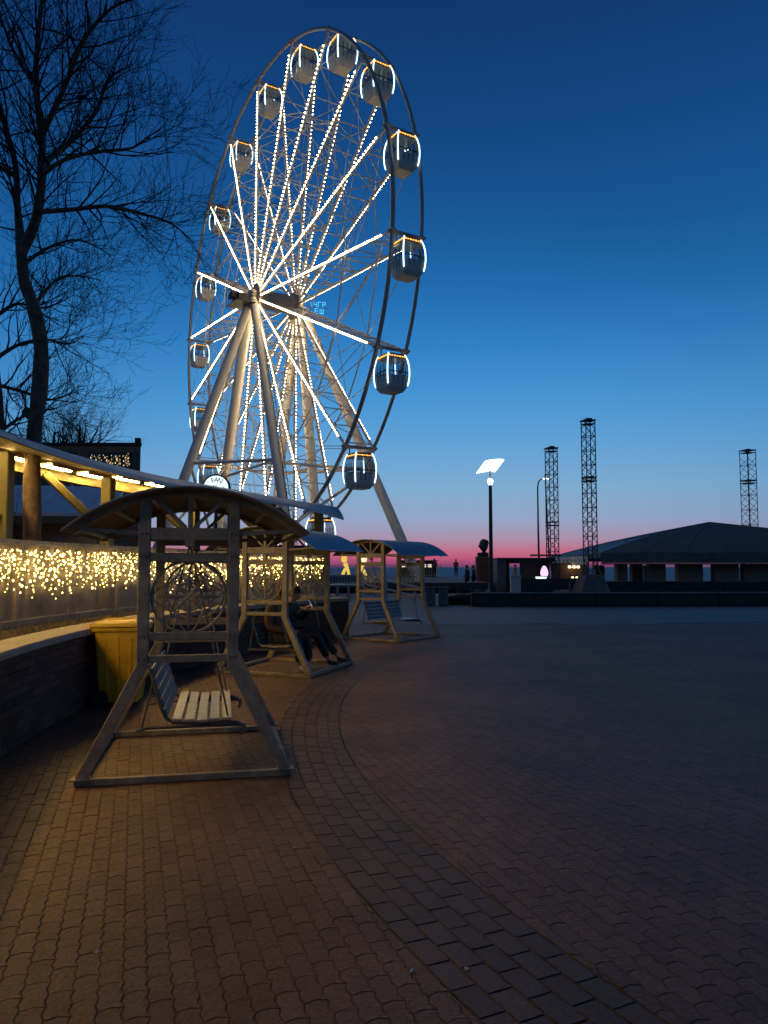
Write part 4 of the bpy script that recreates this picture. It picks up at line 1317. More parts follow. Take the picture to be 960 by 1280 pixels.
# two stubby concrete blocks and a shrub at the low wall's left end
for i, (px, lab) in enumerate(((538, 'left of two stubby concrete pillars past the farthest swing'), (554, 'right of two stubby concrete pillars, next to the low shrub'))):
    p = at(px, 757, 32.3)
    t = thing('concrete_pillar', lab, 'pillar', (p.x, 32.3, 0), group='stubby concrete pillars')
    MB().bbox((0, 0, 0.36), (0.40, 0.40, 0.72), b=0.03).build('shaft', M_CONC2, t)
    MB().bbox((0, 0, 0.745), (0.48, 0.48, 0.06), b=0.015).build('cap', M_CONC2, t)
rng = random.Random(9)
def shrub(x, y, rx, ry, h, n, lab):
    m = MB()
    for i in range(n):
        a, u = rng.uniform(0, 2 * PI), rng.random() ** 0.5
        z = h * rng.random() ** 0.8 * (1 - 0.4 * u * u)
        c = Vector((math.cos(a) * rx * u, math.sin(a) * ry * u, z))
        d = Vector((rng.uniform(-1, 1), rng.uniform(-1, 1), rng.uniform(-.2, 1))).normalized() * rng.uniform(0.05, 0.10)
        e = d.orthogonal().normalized() * rng.uniform(0.018, 0.035)
        m.add([c - d, c + e, c + d, c - e], [(0, 1, 2, 3)])
    t = thing('low_shrub', lab, 'shrub', (x, y, 0))
    m.build('foliage', mat('dark_green_leaf', (0.035, 0.060, 0.025), 0.7, var=0.5, scale=5), t)
    s = MB()
    for i in range(7):
        a = i * 0.9; s.tube([(0.1 * math.cos(a), 0.1 * math.sin(a), 0), (rx * .5 * math.cos(a), ry * .5 * math.sin(a), h * .7)], 0.012, 4)
    s.build('stem', M_TWIG, t)
shrub(at(578, 757, 33).x, 33.0, 0.75, 0.45, 0.45, 1600, 'low dark green shrub between concrete pillars and long wall')

# ================================================================== boardwalk, railings, people on it
DZ = 0.65
M_DECK = mat('grey_boardwalk_timber', (0.15, 0.135, 0.12), 0.75, var=0.3, scale=2)
bd = thing('boardwalk', 'raised timber boardwalk between the ferris wheel and the brick pedestal', 'boardwalk', (0, 62, 0), world_parts=True)
for i in range(24):
    MB().bbox((0, 48.6 + 1.2 * i, DZ - 0.04), (13.0, 1.17, 0.07), b=0.01).build('deck_plank', M_DECK, bd)
MB().bbox((0, 48.0, 0.42), (13.0, 0.10, 0.40), b=0.01).build('front_beam', M_KI, bd)
for i in range(9): MB().bbox((-6.2 + 1.55 * i, 48.25, 0.11), (0.25, 0.25, 0.22), b=0.01).build('support_post', M_CONC2, bd)
def railing(p, q, h, pick, lab, m_, nm='railing', post=2.0, name='white_railing'):
    p, q = Vector(p), Vector(q); L = (q - p).length
    t = thing(name, lab, 'railing', tuple(p), world_parts=True)
    up = Vector((0, 0, 1))
    MB().bar(p + up * h, q + up * h, 0.06, 0.06).build('top_rail', m_, t)
    MB().bar(p + up * 0.12, q + up * 0.12, 0.05, 0.05).build('bottom_rail', m_, t)
    n = max(1, int(L / post))
    for i in range(n + 1):
        c = p.lerp(q, i / n)
        MB().bar(c, c + up * (h + 0.06), 0.09, 0.09).build('post', m_, t)
    n = int(L / pick)
    for i in range(1, n):
        c = p.lerp(q, i / n)
        MB().bar(c + up * 0.12, c + up * h, 0.03, 0.03).build('picket', m_, t)
    return t
railing((-7, 76.5, DZ), (5.6, 76.5, DZ), 1.1, 0.28, 'white railing along the seaward edge of the boardwalk', mat('rail_paint', (0.45, 0.44, 0.43), 0.5))
p, q = at(408, 731, 42), at(449, 731, 42)
wr = railing((p.x, 42, 0.66), (q.x, 42, 0.66), 0.48, 0.16, 'white picket railing on the ramp platform past the wall end', M_WHITEP, post=0.95)
rpf = thing('ramp_platform', 'raised ramp platform on white posts beyond the brick wall end', 'platform', (p.x, 42, 0), world_parts=True)
MB().bbox(((p.x + q.x) / 2, 42.9, 0.60), (q.x - p.x + 0.2, 2.0, 0.12), b=0.01).build('deck', M_WHITEP, rpf)
for i in range(4):
    x = p.x + (q.x - p.x) * i / 3
    MB().bbox((x, 42.05, 0.27), (0.14, 0.14, 0.54), b=0.01).build('support_post', M_WHITEP, rpf)
hr = thing('ramp_handrail', 'pale sloping ramp handrail seen through the farthest swing', 'handrail', (q.x, 41, 0), world_parts=True)
A, B = Vector((q.x + 0.05, 41.9, 0.75)), at(524, 745, 34); B.z = 0.28
for dz in (0.0, 0.42): MB().bar(A + Vector((0, 0, dz)), B + Vector((0, 0, dz)), 0.09, 0.08).build('rail', M_WHITEP, hr)
for i in range(5):
    c = A.lerp(B, (i + 0.3) / 4.6); MB().bar((c.x, c.y, 0), (c.x, c.y, c.z + 0.5), 0.08).build('post', M_WHITEP, hr)
# glowing yellow wire figures by the wheel
M_FIG = glow('yellow_figure_light', (1.0, 0.70, 0.12), 0.85)
M_FIGW = glow('white_figure_light', (1.0, 0.90, 0.50), 1.1)
for px, sc, lab in ((433, 1.0, 'left glowing yellow light figure on the boardwalk'), (452, -1.0, 'right glowing yellow light figure with pale head, on the boardwalk')):
    p = at(px, 722, 66)
    t = thing('light_figure', lab, 'light figure', (p.x, 66, DZ), group='glowing yellow figures on the boardwalk')
    m = MB()
    m.tube([(0.22 * sc, 0, 0.0), (0.18 * sc, 0, 0.5), (0.02 * sc, 0, 0.95), (-0.12 * sc, 0, 1.3)], [0.15, 0.12, 0.16, 0.20], 10)
    m.tube([(-0.28 * sc, 0, 0.0), (-0.30 * sc, 0, 0.35), (-0.12 * sc, 0, 0.85)], [0.18, 0.15, 0.10], 8)
    smooth_by_angle(m.build('body', M_FIG, t), 60)
    m = MB(); m.ball((-0.2 * sc, 0, 1.62), 0.26, 12, 7, sq=(1, 1, 1.15)); m.ball((-0.36 * sc, 0, 1.85), 0.09, 8, 5); m.ball((-0.05 * sc, 0, 1.88), 0.09, 8, 5)
    smooth_by_angle(m.build('head', M_FIGW if sc < 0 else M_FIG, t), 60)
# distant lit booth behind the boardwalk
lb = thing('lit_booth', 'small far booth with a row of pale lit windows behind the railing', 'booth', (at(521, 715, 84).x, 84, DZ - 0.4))
MB().bbox((0, 0, 1.0), (4.0, 2.2, 2.0), b=0.02).build('wall', M_CONC, lb)
for i in range(5): MB().bbox((-1.4 + 0.7 * i, -1.11, 1.50), (0.5, 0.05, 0.32), b=0.01).build('window', glow('booth_window', (1.0, 0.85, 0.65), 1.0), lb)
MB().bbox((0, 0, 2.05), (4.4, 2.6, 0.1), b=0.01).build('roof', M_DARKST, lb)
# ticket booth by the wheel
tk = thing('ticket_booth', 'ticket booth with lit windows at the foot of the ferris wheel', 'booth', (at(368, 715, 40).x, 40.5, 0))
MB().bbox((0, 0, 1.3), (3.2, 2.0, 2.6), b=0.03).build('wall', mat('booth_brown', (0.16, 0.13, 0.11), 0.6), tk)
for x, w_ in ((-1.1, 0.3), (-0.55, 0.5), (0.3, 0.25), (0.75, 0.4)): MB().bbox((x, -1.01, 1.85), (w_, 0.04, 0.55), b=0.01).build('window', glow('ticket_window', (0.95, 0.88, 0.75), 0.85), tk)
MB().bbox((0, 0, 2.66), (3.6, 2.4, 0.12), b=0.02).build('roof', M_DARKST, tk)

# ================================================================== people
def eval_skin(jo, ed, sub=2):
    """jo: list of (pos, rx, ry); ed: edges; the first joint is the root -> verts, faces of one continuous surface"""
    me = bpy.data.meshes.new('tmp_skin'); me.from_pydata([tuple(j[0]) for j in jo], ed, [])
    o = bpy.data.objects.new('tmp_skin', me); COL.objects.link(o)
    o.modifiers.new('s', 'SKIN')
    if not me.skin_vertices: me.skin_vertices.new() if hasattr(me.skin_vertices, 'new') else None
    for i, j in enumerate(jo):
        me.skin_vertices[0].data[i].radius = (j[1], j[2] if len(j) > 2 else j[1])
        me.skin_vertices[0].data[i].use_root = (i == 0)
    mo = o.modifiers.new('d', 'SUBSURF'); mo.levels = sub; mo.render_levels = sub
    dg = bpy.context.evaluated_depsgraph_get(); dg.update()
    ev = o.evaluated_get(dg); m2 = ev.to_mesh()
    v = [tuple(x.co) for x in m2.vertices]; f = [tuple(p.vertices) for p in m2.polygons]
    ev.to_mesh_clear(); bpy.data.objects.remove(o); bpy.data.meshes.remove(me)
    return v, f
M_SKIN = mat('skin', (0.36, 0.21, 0.15), 0.55, var=0.1)
M_HAIR = mat('dark_hair', (0.025, 0.018, 0.014), 0.6, var=0.3, scale=30)
def chain(pts):
    return [(i, i + 1) for i in range(len(pts) - 1)]
def head_mesh(mb, c, fwd, up, s=1.0):
    """skull, brow, nose, mouth, chin and ears; fwd = where it looks"""
    f = Vector(fwd).normalized(); u = (Vector(up) - f * Vector(up).dot(f)).normalized(); l = u.cross(f)
    c = Vector(c)
    n, k = 20, 14
    vs, fs = [], []
    for i in range(k + 1):
        th = PI * i / k
        for j in range(n):
            ph = 2 * PI * j / n
            x, y, z = math.sin(th) * math.cos(ph), math.sin(th) * math.sin(ph), math.cos(th)
            X, Y, Z = x * 0.098, y * 0.076, z * 0.118
            if z < 0: Y *= 1 + 0.28 * z; X *= 1 + (0.10 * z if x > 0 else 0.30 * z)
            if x > 0.55 and -0.15 < z < 0.32 and abs(y) > 0.18: X -= 0.010            # eye sockets
            if x > 0.75 and abs(y) < 0.22 and -0.36 < z < 0.18: X += 0.020 * (1 - (z + 0.1) * 1.2)   # nose
            if x > 0.7 and abs(y) < 0.4 and -0.62 < z < -0.48: X += 0.005              # lips
            if x > 0.4 and z < -0.8: X += 0.010                                          # chin
            vs.append(c + (f * X + l * Y + u * Z) * s)
    for i in range(k):
        for j in range(n): fs.append((i * n + j, i * n + (j + 1) % n, (i + 1) * n + (j + 1) % n, (i + 1) * n + j))
    mb.add(vs, fs)
    for sg in (-1, 1):
        mb.ball(c + (l * 0.078 * sg - f * 0.005 - u * 0.005) * s, 0.028 * s, 8, 5, sq=(0.7, 0.5, 1.1))
def hand_mesh(mb, wrist, d, palm_n, curl, s=1.0, side=1):
    """palm, four unequal bent fingers and a thumb from the side of the palm"""
    d = Vector(d).normalized(); pn = (Vector(palm_n) - d * Vector(palm_n).dot(d)).normalized(); w = d.cross(pn) * side
    W = Vector(wrist)
    v, f = eval_skin([(W, .026, .018), (W + d * 0.045 * s, .038, .016), (W + d * 0.088 * s, .040, .015)], [(0, 1), (1, 2)], 1); mb.add(v, f)
    for i, (off_, ln) in enumerate(((-0.030, 0.068), (-0.010, 0.078), (0.010, 0.074), (0.029, 0.058))):
        b = W + d * 0.082 * s + w * off_ * s
        a1, a2, a3 = curl * 0.5, curl * 1.1, curl * 1.6
        p1 = b + (d * math.cos(a1) + pn * math.sin(a1)) * ln * 0.45 * s
        p2 = p1 + (d * math.cos(a2) + pn * math.sin(a2)) * ln * 0.32 * s
        p3 = p2 + (d * math.cos(a3) + pn * math.sin(a3)) * ln * 0.26 * s
        v, f = eval_skin([(b, .0095), (p1, .009), (p2, .0082), (p3, .007)], chain(range(4)), 1); mb.add(v, f)
    b = W + d * 0.025 * s - w * 0.032 * s
    p1 = b + (d * 0.6 - w * 0.6 + pn * 0.35).normalized() * 0.035 * s
    p2 = p1 + (d * 0.9 - w * 0.1 + pn * 0.5).normalized() * 0.032 * s
    v, f = eval_skin([(b, .013), (p1, .0105), (p2, .0085)], chain(range(3)), 1); mb.add(v, f)
def hair_cap(mb, c, fwd, up, s=1.0, low=-0.25):
    f = Vector(fwd).normalized(); u = (Vector(up) - f * Vector(up).dot(f)).normalized(); l = u.cross(f); c = Vector(c)
    n, k = 20, 9
    vs, fs = [], []
    for i in range(k + 1):
        for j in range(n):
            ph = 2 * PI * j / n
            lim = PI * (0.36 + 0.30 * (0.5 - 0.5 * math.cos(ph)))     # hairline high in front, low at the nape
            th = lim * i / k
            x, y, z = math.sin(th) * math.cos(ph), math.sin(th) * math.sin(ph), math.cos(th)
            r = 1 + 0.03 * math.sin(ph * 7 + i)
            vs.append(c + (f * x * 0.108 * r + l * y * 0.088 * r + u * z * 0.130 * r) * s)
    for i in range(k):
        for j in range(n): fs.append((i * n + j, i * n + (j + 1) % n, (i + 1) * n + (j + 1) % n, (i + 1) * n + j))
    mb.add(vs, fs)
def person(lab, loc, rz, J, jacket, trousers, shoes, group=None, fine=True, curl=(0.7, 0.7), palm=((0, 0, -1), (0, 0, -1)), look=(1, 0, 0), bulk=1.0, skirt=0.02):
    """J: joints in the figure's own space (x forward). Skeleton: pelvis, waist, chest, neck, head, arms and legs"""
    t = thing('person', lab, 'person', loc, rz, group)
    V = {k: Vector(v) for k, v in J.items()}
    names = ['pelvis', 'waist', 'chest', 'neck', 'head']
    jo = [(V['pelvis'], .12, .10), (V['waist'], .11, .09), (V['chest'], .13, .10), (V['neck'], .052, .052), (V['head'] - Vector((0, 0, 0.04)), .06, .06)]
    ed = [(0, 1), (1, 2), (2, 3), (3, 4)]
    for sd in 'lr':
        i = len(jo)
        jo += [(V['sh' + sd], .058), (V['el' + sd], .042), (V['wr' + sd], .028)]
        ed += [(2, i), (i, i + 1), (i + 1, i + 2)]
        i = len(jo)
        jo += [(V['hi' + sd], .082), (V['kn' + sd], .056), (V['an' + sd], .038)]
        ed += [(0, i), (i, i + 1), (i + 1, i + 2)]
    v, f = eval_skin(jo, ed, 2 if fine else 1)
    m = MB().add(v, f)
    head_mesh(m, V['head'], look, (0, 0, 1))
    if fine:
        for k2, (sd, sg) in enumerate((('l', 1), ('r', -1))):
            hand_mesh(m, V['wr' + sd], V['wr' + sd] - V['el' + sd], palm[k2], curl[k2], 1.0, sg)
    else:
        for sd in 'lr': m.tube([V['wr' + sd], V['wr' + sd] + (V['wr' + sd] - V['el' + sd]).normalized() * 0.16], [0.03, 0.022], 6)
    m.build('body', M_SKIN, t, smooth=True)
    b = bulk
    jo = [(V['waist'], .155 * b, .125 * b), (V['chest'], .165 * b, .13 * b), (V['neck'] - Vector((0, 0, 0.02)), .085, .08), (V['pelvis'] + Vector((0, 0, 0.02)), .160 * b, .135 * b)]
    ed = [(0, 1), (1, 2), (0, 3)]
    for sd in 'lr':
        i = len(jo)
        jo += [(V['sh' + sd], .085 * b), (V['el' + sd], .066 * b), (V['wr' + sd] * 0.92 + V['el' + sd] * 0.08, .050 * b)]
        ed += [(1, i), (i, i + 1), (i + 1, i + 2)]
    v, f = eval_skin(jo, ed, 2 if fine else 1)
    MB().add(v, f).build('jacket', jacket, t, smooth=True)
    jo = [(V['pelvis'] - Vector((0, 0, 0.01)), .14, .12)]; ed = []
    for sd in 'lr':
        i = len(jo)
        jo += [(V['hi' + sd], .105), (V['kn' + sd], .080), (V['an' + sd] * 0.93 + V['kn' + sd] * 0.07, .062)]
        ed += [(0, i), (i, i + 1), (i + 1, i + 2)]
    v, f = eval_skin(jo, ed, 2 if fine else 1)
    MB().add(v, f).build('trousers', trousers, t, smooth=True)
    for sd in 'lr':
        a = V['an' + sd]; d = V['toe' + sd] - a; d = d.normalized() if d.length > 0 else Vector((1, 0, 0))
        heel = a - d * 0.03 - Vector((0, 0, 0.045)); toe = V['toe' + sd]
        v, f = eval_skin([(heel, .040, .042), (heel.lerp(toe, 0.5), .044, .036), (toe, .036, .026), (a, .042, .042)], [(0, 1), (1, 2), (0, 3)], 2 if fine else 1)
        m = MB().add(v, f)
        m.build('shoe', shoes, t, smooth=True)
    m = MB(); hair_cap(m, V['head'], look, (0, 0, 1)); m.build('hair', M_HAIR, t, smooth=True)
    return t
M_BROWNJ = mat('brown_jacket', (0.13, 0.065, 0.045), 0.7, var=0.3, scale=7, bump=0.5, bscale=18)
M_DARKJ = mat('dark_jacket', (0.022, 0.024, 0.032), 0.7, var=0.3, scale=7, bump=0.5, bscale=18)
M_NAVYT = mat('dark_trousers', (0.022, 0.026, 0.036), 0.75, var=0.3, scale=8, bump=0.4, bscale=20)
M_PALES = mat('pale_shoe', (0.50, 0.44, 0.38), 0.6)
M_DARKS = mat('dark_shoe', (0.03, 0.03, 0.03), 0.5)
rz2 = R_(-18.5); s2p = Vector((-1.53, 12.28, 0)); Q2 = Matrix.Rotation(rz2, 3, 'Z')
JA = dict(pelvis=(0, 0, .53), waist=(-.05, 0, .70), chest=(-.03, 0, .88), neck=(.02, 0, 1.03), head=(.07, .02, 1.155),
          shl=(-.01, .19, .95), ell=(.02, .25, .70), wrl=(.24, .12, .63), shr=(-.01, -.19, .95), elr=(.0, -.26, .69), wrr=(.23, -.13, .62),
          hil=(.06, .09, .52), knl=(.46, .12, .52), anl=(.52, .12, .13), toel=(.68, .13, .045), hir=(.06, -.09, .52), knr=(.44, -.12, .51), anr=(.46, -.13, .12), toer=(.62, -.15, .04))
pa = s2p + Q2 @ Vector((-0.06, -0.30, 0))
person('person in a brown jacket and pale shoes sitting on the middle swing, nearest the camera', pa, rz2, JA, M_BROWNJ, M_NAVYT, M_PALES, fine=True, bulk=1.08, look=(1, 0.25, -0.15))
JB = dict(pelvis=(0, 0, .53), waist=(-.06, 0, .70), chest=(-.08, 0, .88), neck=(-.05, 0, 1.04), head=(.03, 0, 1.16),
          shl=(-.06, .19, .96), ell=(.04, .25, .74), wrl=(.24, .10, .93), shr=(-.06, -.19, .96), elr=(.06, -.25, .74), wrr=(.25, -.06, .93),
          hil=(.06, .09, .52), knl=(.45, .12, .54), anl=(.72, .14, .17), toel=(.89, .15, .12), hir=(.06, -.09, .52), knr=(.46, -.10, .53), anr=(.66, -.08, .14), toer=(.83, -.08, .08))
pb_ = s2p + Q2 @ Vector((-0.04, 0.27, 0))
person('person in a dark jacket sitting on the middle swing and looking at a phone', pb_, rz2, JB, M_DARKJ, M_NAVYT, M_DARKS, fine=True, curl=(1.0, 1.0), palm=((0.5, -0.8, 0.2), (0.5, 0.8, 0.2)), look=(1, 0, -0.35))
ph = thing('phone', 'small phone with a lit screen held by the person in the dark jacket', 'phone', pb_ + Q2 @ Vector((0.325, 0.02, 1.02)), rz2)
rotp = Matrix.Rotation(-0.5, 3, 'Y')
MB().bbox((0, 0, 0), (0.009, 0.075, 0.155), b=0.004, rot=rotp).build('case', M_DARKS, ph)
MB().box(rotp @ Vector((-0.0055, 0, 0)), (0.002, 0.066, 0.14), rot=rotp).build('screen', glow('phone_screen', (0.85, 0.9, 1.0), 1.5), ph)
def standing(arms=0.0):
    return dict(pelvis=(0, 0, .95), waist=(0, 0, 1.12), chest=(0.01, 0, 1.32), neck=(.01, 0, 1.48), head=(.03, 0, 1.62),
                shl=(0, .19, 1.40), ell=(-.03, .215, 1.12), wrl=(.06 + arms, .17, .90 + arms * .6), shr=(0, -.19, 1.40), elr=(-.03, -.215, 1.12), wrr=(.06 + arms, -.17, .90 + arms * .6),
                hil=(0, .09, .92), knl=(.03, .10, .50), anl=(-.02, .11, .10), toel=(.15, .13, .03), hir=(0, -.09, .92), knr=(.05, -.10, .50), anr=(.04, -.11, .10), toer=(.21, -.13, .03))
for px, Y, z, rz, lab, jk, ar in ((543, 70.5, DZ, 100, 'dark clothed person standing on the boardwalk with back to the plaza', M_DARKJ, 0.12),
                                  (570, 75.5, DZ, 80, 'small faint person at the seaward railing of the boardwalk', M_BROWNJ, 0.2),
                                  (584, 49.6, 0, 200, 'left of two dark figures standing by the brick pedestal', M_DARKJ, 0.1),
                                  (592, 50.4, 0, 160, 'right of two dark figures standing by the brick pedestal', M_DARKJ, 0.02)):
    p = at(px, 715, Y)
    person(lab, (p.x, Y, z), R_(rz), standing(ar), jk, M_NAVYT, M_DARKS, fine=False)

# ================================================================== buildings on the left behind the canopy
kb = thing('cafe_kiosk', 'low cafe building with pale sloping roof behind the canopy', 'building', (-7.5, 15.5, 0), world_parts=True)
xa, xb = -15.0, at(136, 650, 17).x
m = MB()
e0, e1 = Vector((xa, 17.0, 2.86)), Vector((xb, 17.0, 2.80)); r0, r1 = Vector((xa, 21.0, 3.95)), Vector((xb - 1.0, 21.0, 3.80))
th_ = Vector((0, 0, 0.07))
m.add([e0, e1, r1, r0, e0 - th_, e1 - th_, r1 - th_, r0 - th_], [(0, 1, 2, 3), (7, 6, 5, 4), (0, 4, 5, 1), (1, 5, 6, 2), (2, 6, 7, 3), (3, 7, 4, 0)])
m.build('roof', mat('brightened_pale_roof', (0.82, 0.80, 0.80), 0.6, var=0.12), kb)  # roof colour raised towards white in place of missing town light
for i in range(8):
    u = (i + 0.5) / 8
    MB().bar(e0.lerp(e1, u) + Vector((0, 0, .012)), r0.lerp(r1, u) + Vector((0, 0, .012)), 0.05, 0.03).build('roof_seam', M_CANTOP, kb)
MB().bar(e0 + Vector((0, .05, -.16)), e1 + Vector((0, .05, -.16)), 0.10, 0.16).build('eave_beam', M_POST, kb)
M_CWALL = mat('ochre_plaster', (0.30, 0.24, 0.15), 0.8, var=0.2, scale=2)
MB().bbox(((xa + xb) / 2 - 0.2, 18.2, 2.35), (xb - xa - 0.5, 0.2, 0.55), b=0.01).build('upper_wall', M_CWALL, kb)
MB().bbox(((xa + xb) / 2 - 0.2, 18.2, 0.5), (xb - xa - 0.5, 0.2, 1.0), b=0.01).build('lower_wall', M_CWALL, kb)
M_DPANE = mat('dark_window_pane', (0.015, 0.017, 0.02), 0.12)
wx = xa + 0.2
i = 0
while wx < xb - 1.2:
    f_ = MB(); f_.bbox((wx + 0.62, 18.22, 1.54), (1.20, 0.10, 1.04), b=0.01); fo = f_.build('window', M_CWALL, kb)
    MB().bbox((wx + 0.62, 18.15, 1.54), (1.06, 0.03, 0.92), b=0.005).build('pane', M_DPANE, fo)
    wx += 1.3; i += 1
for px in (-30, 93): 
    p = at(px, 660, 16.9); MB().bbox((p.x, 17.1, 1.33), (0.16, 0.16, 2.64), b=0.01).build('post', M_POST, kb)
sf = thing('slat_fence', 'white vertical slat fence with dark gaps between canopy and cafe building', 'fence', (at(70, 670, 14).x, 14, 0), world_parts=True)
p0, p1 = at(68, 670, 15.4), at(120, 670, 15.4)
n = 18
for i in range(n):
    x = p0.x + (p1.x - p0.x) * i / (n - 1)
    MB().bbox((x, 15.4, 1.35), (0.032, 0.03, 1.75), b=0.004).build('slat', M_CONC2, sf)
MB().bar((p0.x, 15.44, 2.19), (p1.x, 15.44, 2.19), 0.05).build('rail', M_SWING, sf); MB().bar((p0.x, 15.44, 0.5), (p1.x, 15.44, 0.5), 0.05).build('rail', M_SWING, sf)

hb = thing('dark_brick_building', 'dark brown brick building with glittering lights in its upper windows', 'building', (-13, 32, 0), world_parts=True)
xa, xb = -30.0, at(175, 600, 32).x
M_DBR = mat('dark_brown_brick', (0.42, 0.215, 0.125), 0.85, var=0.35, scale=1.6, bump=0.7, bscale=22)
zt = at(175, 557, 32).z
MB().poly([(xa, 32), (xb, 32), (xb - 2.6, 38.5), (xa, 38.5)], 0, zt).build('wall', M_DBR, hb)
MB().poly([(xa, 31.94), (xb + 0.06, 31.94), (xb - 2.56, 38.5), (xa, 38.5)], zt - 0.01, zt + 0.12).build('roof_edge', M_CONC, hb)
MB().bbox((xb - 0.22, 32.3, zt + 0.22), (0.22, 0.22, 0.30), b=0.02).build('vent', M_CONC, hb)
m = MB()
for r_i in range(26):
    z = 0.25 * r_i + 0.1
    if z < zt - 0.1: m.bbox(((xa + xb) / 2, 31.985, z), (xb - xa - 0.02, 0.03, 0.19), b=0.006)
m.build('brick_course', M_DBR, hb, kind='stuff')
rng = random.Random(31)
M_GLINT = glow('window_glint', (1.0, 0.66, 0.32), 1.1)
def lit_window(px0, px1, py0, py1, n, lab=None):
    a, b = at(px0, py0, 31.96), at(px1, py1, 31.96)
    cx_, cz_ = (a.x + b.x) / 2, (a.z + b.z) / 2; w_, h_ = b.x - a.x, a.z - b.z
    f = MB(); f.bbox((cx_, 31.95, cz_), (w_, 0.08, h_), b=0.01); fo = f.build('window', M_DARKST, hb)
    k2 = max(1, int(w_ / 0.8))
    for i in range(k2):
        MB().box((a.x + w_ * (i + .5) / k2, 31.90, cz_), (w_ / k2 - 0.06, 0.02, h_ - 0.08)).build('pane', M_DPANE, fo)
    m = MB()
    for i in range(n):
        m.ball((rng.uniform(a.x + .05, b.x - .05), 31.87, cz_ + rng.uniform(-.46, .46) * h_ * (0.5 + 0.5 * rng.random())), rng.choice((0.008, 0.012, 0.018, 0.028)), 5, 3, sq=(0.7, 1, 1.5))
    m.build('glint', M_GLINT, fo, kind='stuff')
lit_window(112, 164, 566, 587, 110)
lit_window(62, 96, 566, 590, 3)
lit_window(115, 150, 598, 625, 40)
lit_window(50, 100, 596, 625, 10)
lit_window(5, 45, 596, 625, 8)
for i in range(1): MB().bbox((at(168, 590, 31.9).x, 31.94, at(168, 578, 31.9).z), (0.22, 0.08, 0.9), b=0.01).build('window', M_DPANE, hb)

# ================================================================== bare trees
def tree(name, lab, base, limbs, seed, density=1.0, lv=3, tw=1.0, Lk=1.0, group=None):
    """limbs: list of (points, radii); twigs are grown along them"""
    rng = random.Random(seed)
    t = thing(name, lab, 'tree', tuple(base), group=group, world_parts=True)
    big, fine = MB(), MB()
    def grow(p, d, L, r, depth):
        n = 4
        pts = [p]; rs = [r]
        dd = Vector(d)
        for i in range(n):
            dd = (dd + Vector((rng.uniform(-1, 1), rng.uniform(-1, 1), rng.uniform(-0.6, 0.9))) * 0.22 + Vector((0, 0, 0.05))).normalized()
            pts.append(pts[-1] + dd * L / n); rs.append(r * (1 - 0.75 * (i + 1) / n))
        fine.tube(pts, [max(q, 0.0022 * tw) for q in rs], 3 if r < 0.012 else 5, cap=False)
        if depth > 0:
            k = max(2, int((3 + rng.random() * 3) * density))
            for i in range(k):
                u = 0.2 + 0.8 * (i + rng.random()) / k
                j = min(n - 1, int(u * n)); q = pts[j].lerp(pts[j + 1], u * n - j)
                ax = (pts[j + 1] - pts[j]).normalized()
                side = ax.orthogonal().normalized(); side.rotate(Matrix.Rotation(rng.uniform(0, 2 * PI), 3, ax))
                a = rng.uniform(0.5, 1.0)
                nd = (ax * math.cos(a) + side * math.sin(a) + Vector((0, 0, 0.12))).normalized()
                grow(q, nd, L * rng.uniform(0.42, 0.68), max(0.0025 * tw, rs[j] * 0.55), depth - 1)
    for pts, rs, sub, L in limbs:
        pts = [Vector(p) for p in pts]
        # smooth the limb and roughen it a little
        sp, sr = [], []
        for i in range(len(pts) - 1):
            p0, p1, p2, p3 = pts[max(i - 1, 0)], pts[i], pts[i + 1], pts[min(i + 2, len(pts) - 1)]
            for q in range(4):
                u = q / 4
                sp.append(0.5 * ((2 * p1) + (p2 - p0) * u + (2 * p0 - 5 * p1 + 4 * p2 - p3) * u * u + (3 * p1 - p0 - 3 * p2 + p3) * u ** 3)); sr.append(rs[i] + (rs[i + 1] - rs[i]) * u)
        sp.append(pts[-1]); sr.append(rs[-1])
        sr = [r * rng.uniform(0.92, 1.1) for r in sr]
        big.tube(sp, sr, 10 if rs[0] > 0.04 else 6)
        k = int(sub * density)
        for i in range(k):
            u = 0.12 + 0.88 * (i + rng.random()) / k
            x = u * (len(sp) - 1); j = min(len(sp) - 2, int(x)); q = sp[j].lerp(sp[j + 1], x - j)
            ax = (sp[j + 1] - sp[j]).normalized()
            side = ax.orthogonal().normalized(); side.rotate(Matrix.Rotation(rng.uniform(0, 2 * PI), 3, ax))
            a = rng.uniform(0.6, 1.15)
            nd = (ax * math.cos(a) + side * math.sin(a) + Vector((0, 0, 0.15))).normalized()
            grow(q, nd, L * rng.uniform(0.6, 1.25) * Lk, min(0.5 * sr[j], rng.uniform(0.010, 0.022) * tw), lv - 1)
    o = big.build('trunk', M_BARK, t); smooth_by_angle(o, 70)
    fine.build('crown', M_TWIG, t)
    return t
Yt = 10.33
def T(px, py, dy=0.0): return at(px, py, Yt + dy)
b0 = T(40, 690); b0 = Vector((b0.x, Yt, 0.4))
main = [b0, T(40, 680), T(40, 600), T(43, 540), T(50, 480), T(51, 430), T(42, 385), T(30, 350), T(27, 315)]
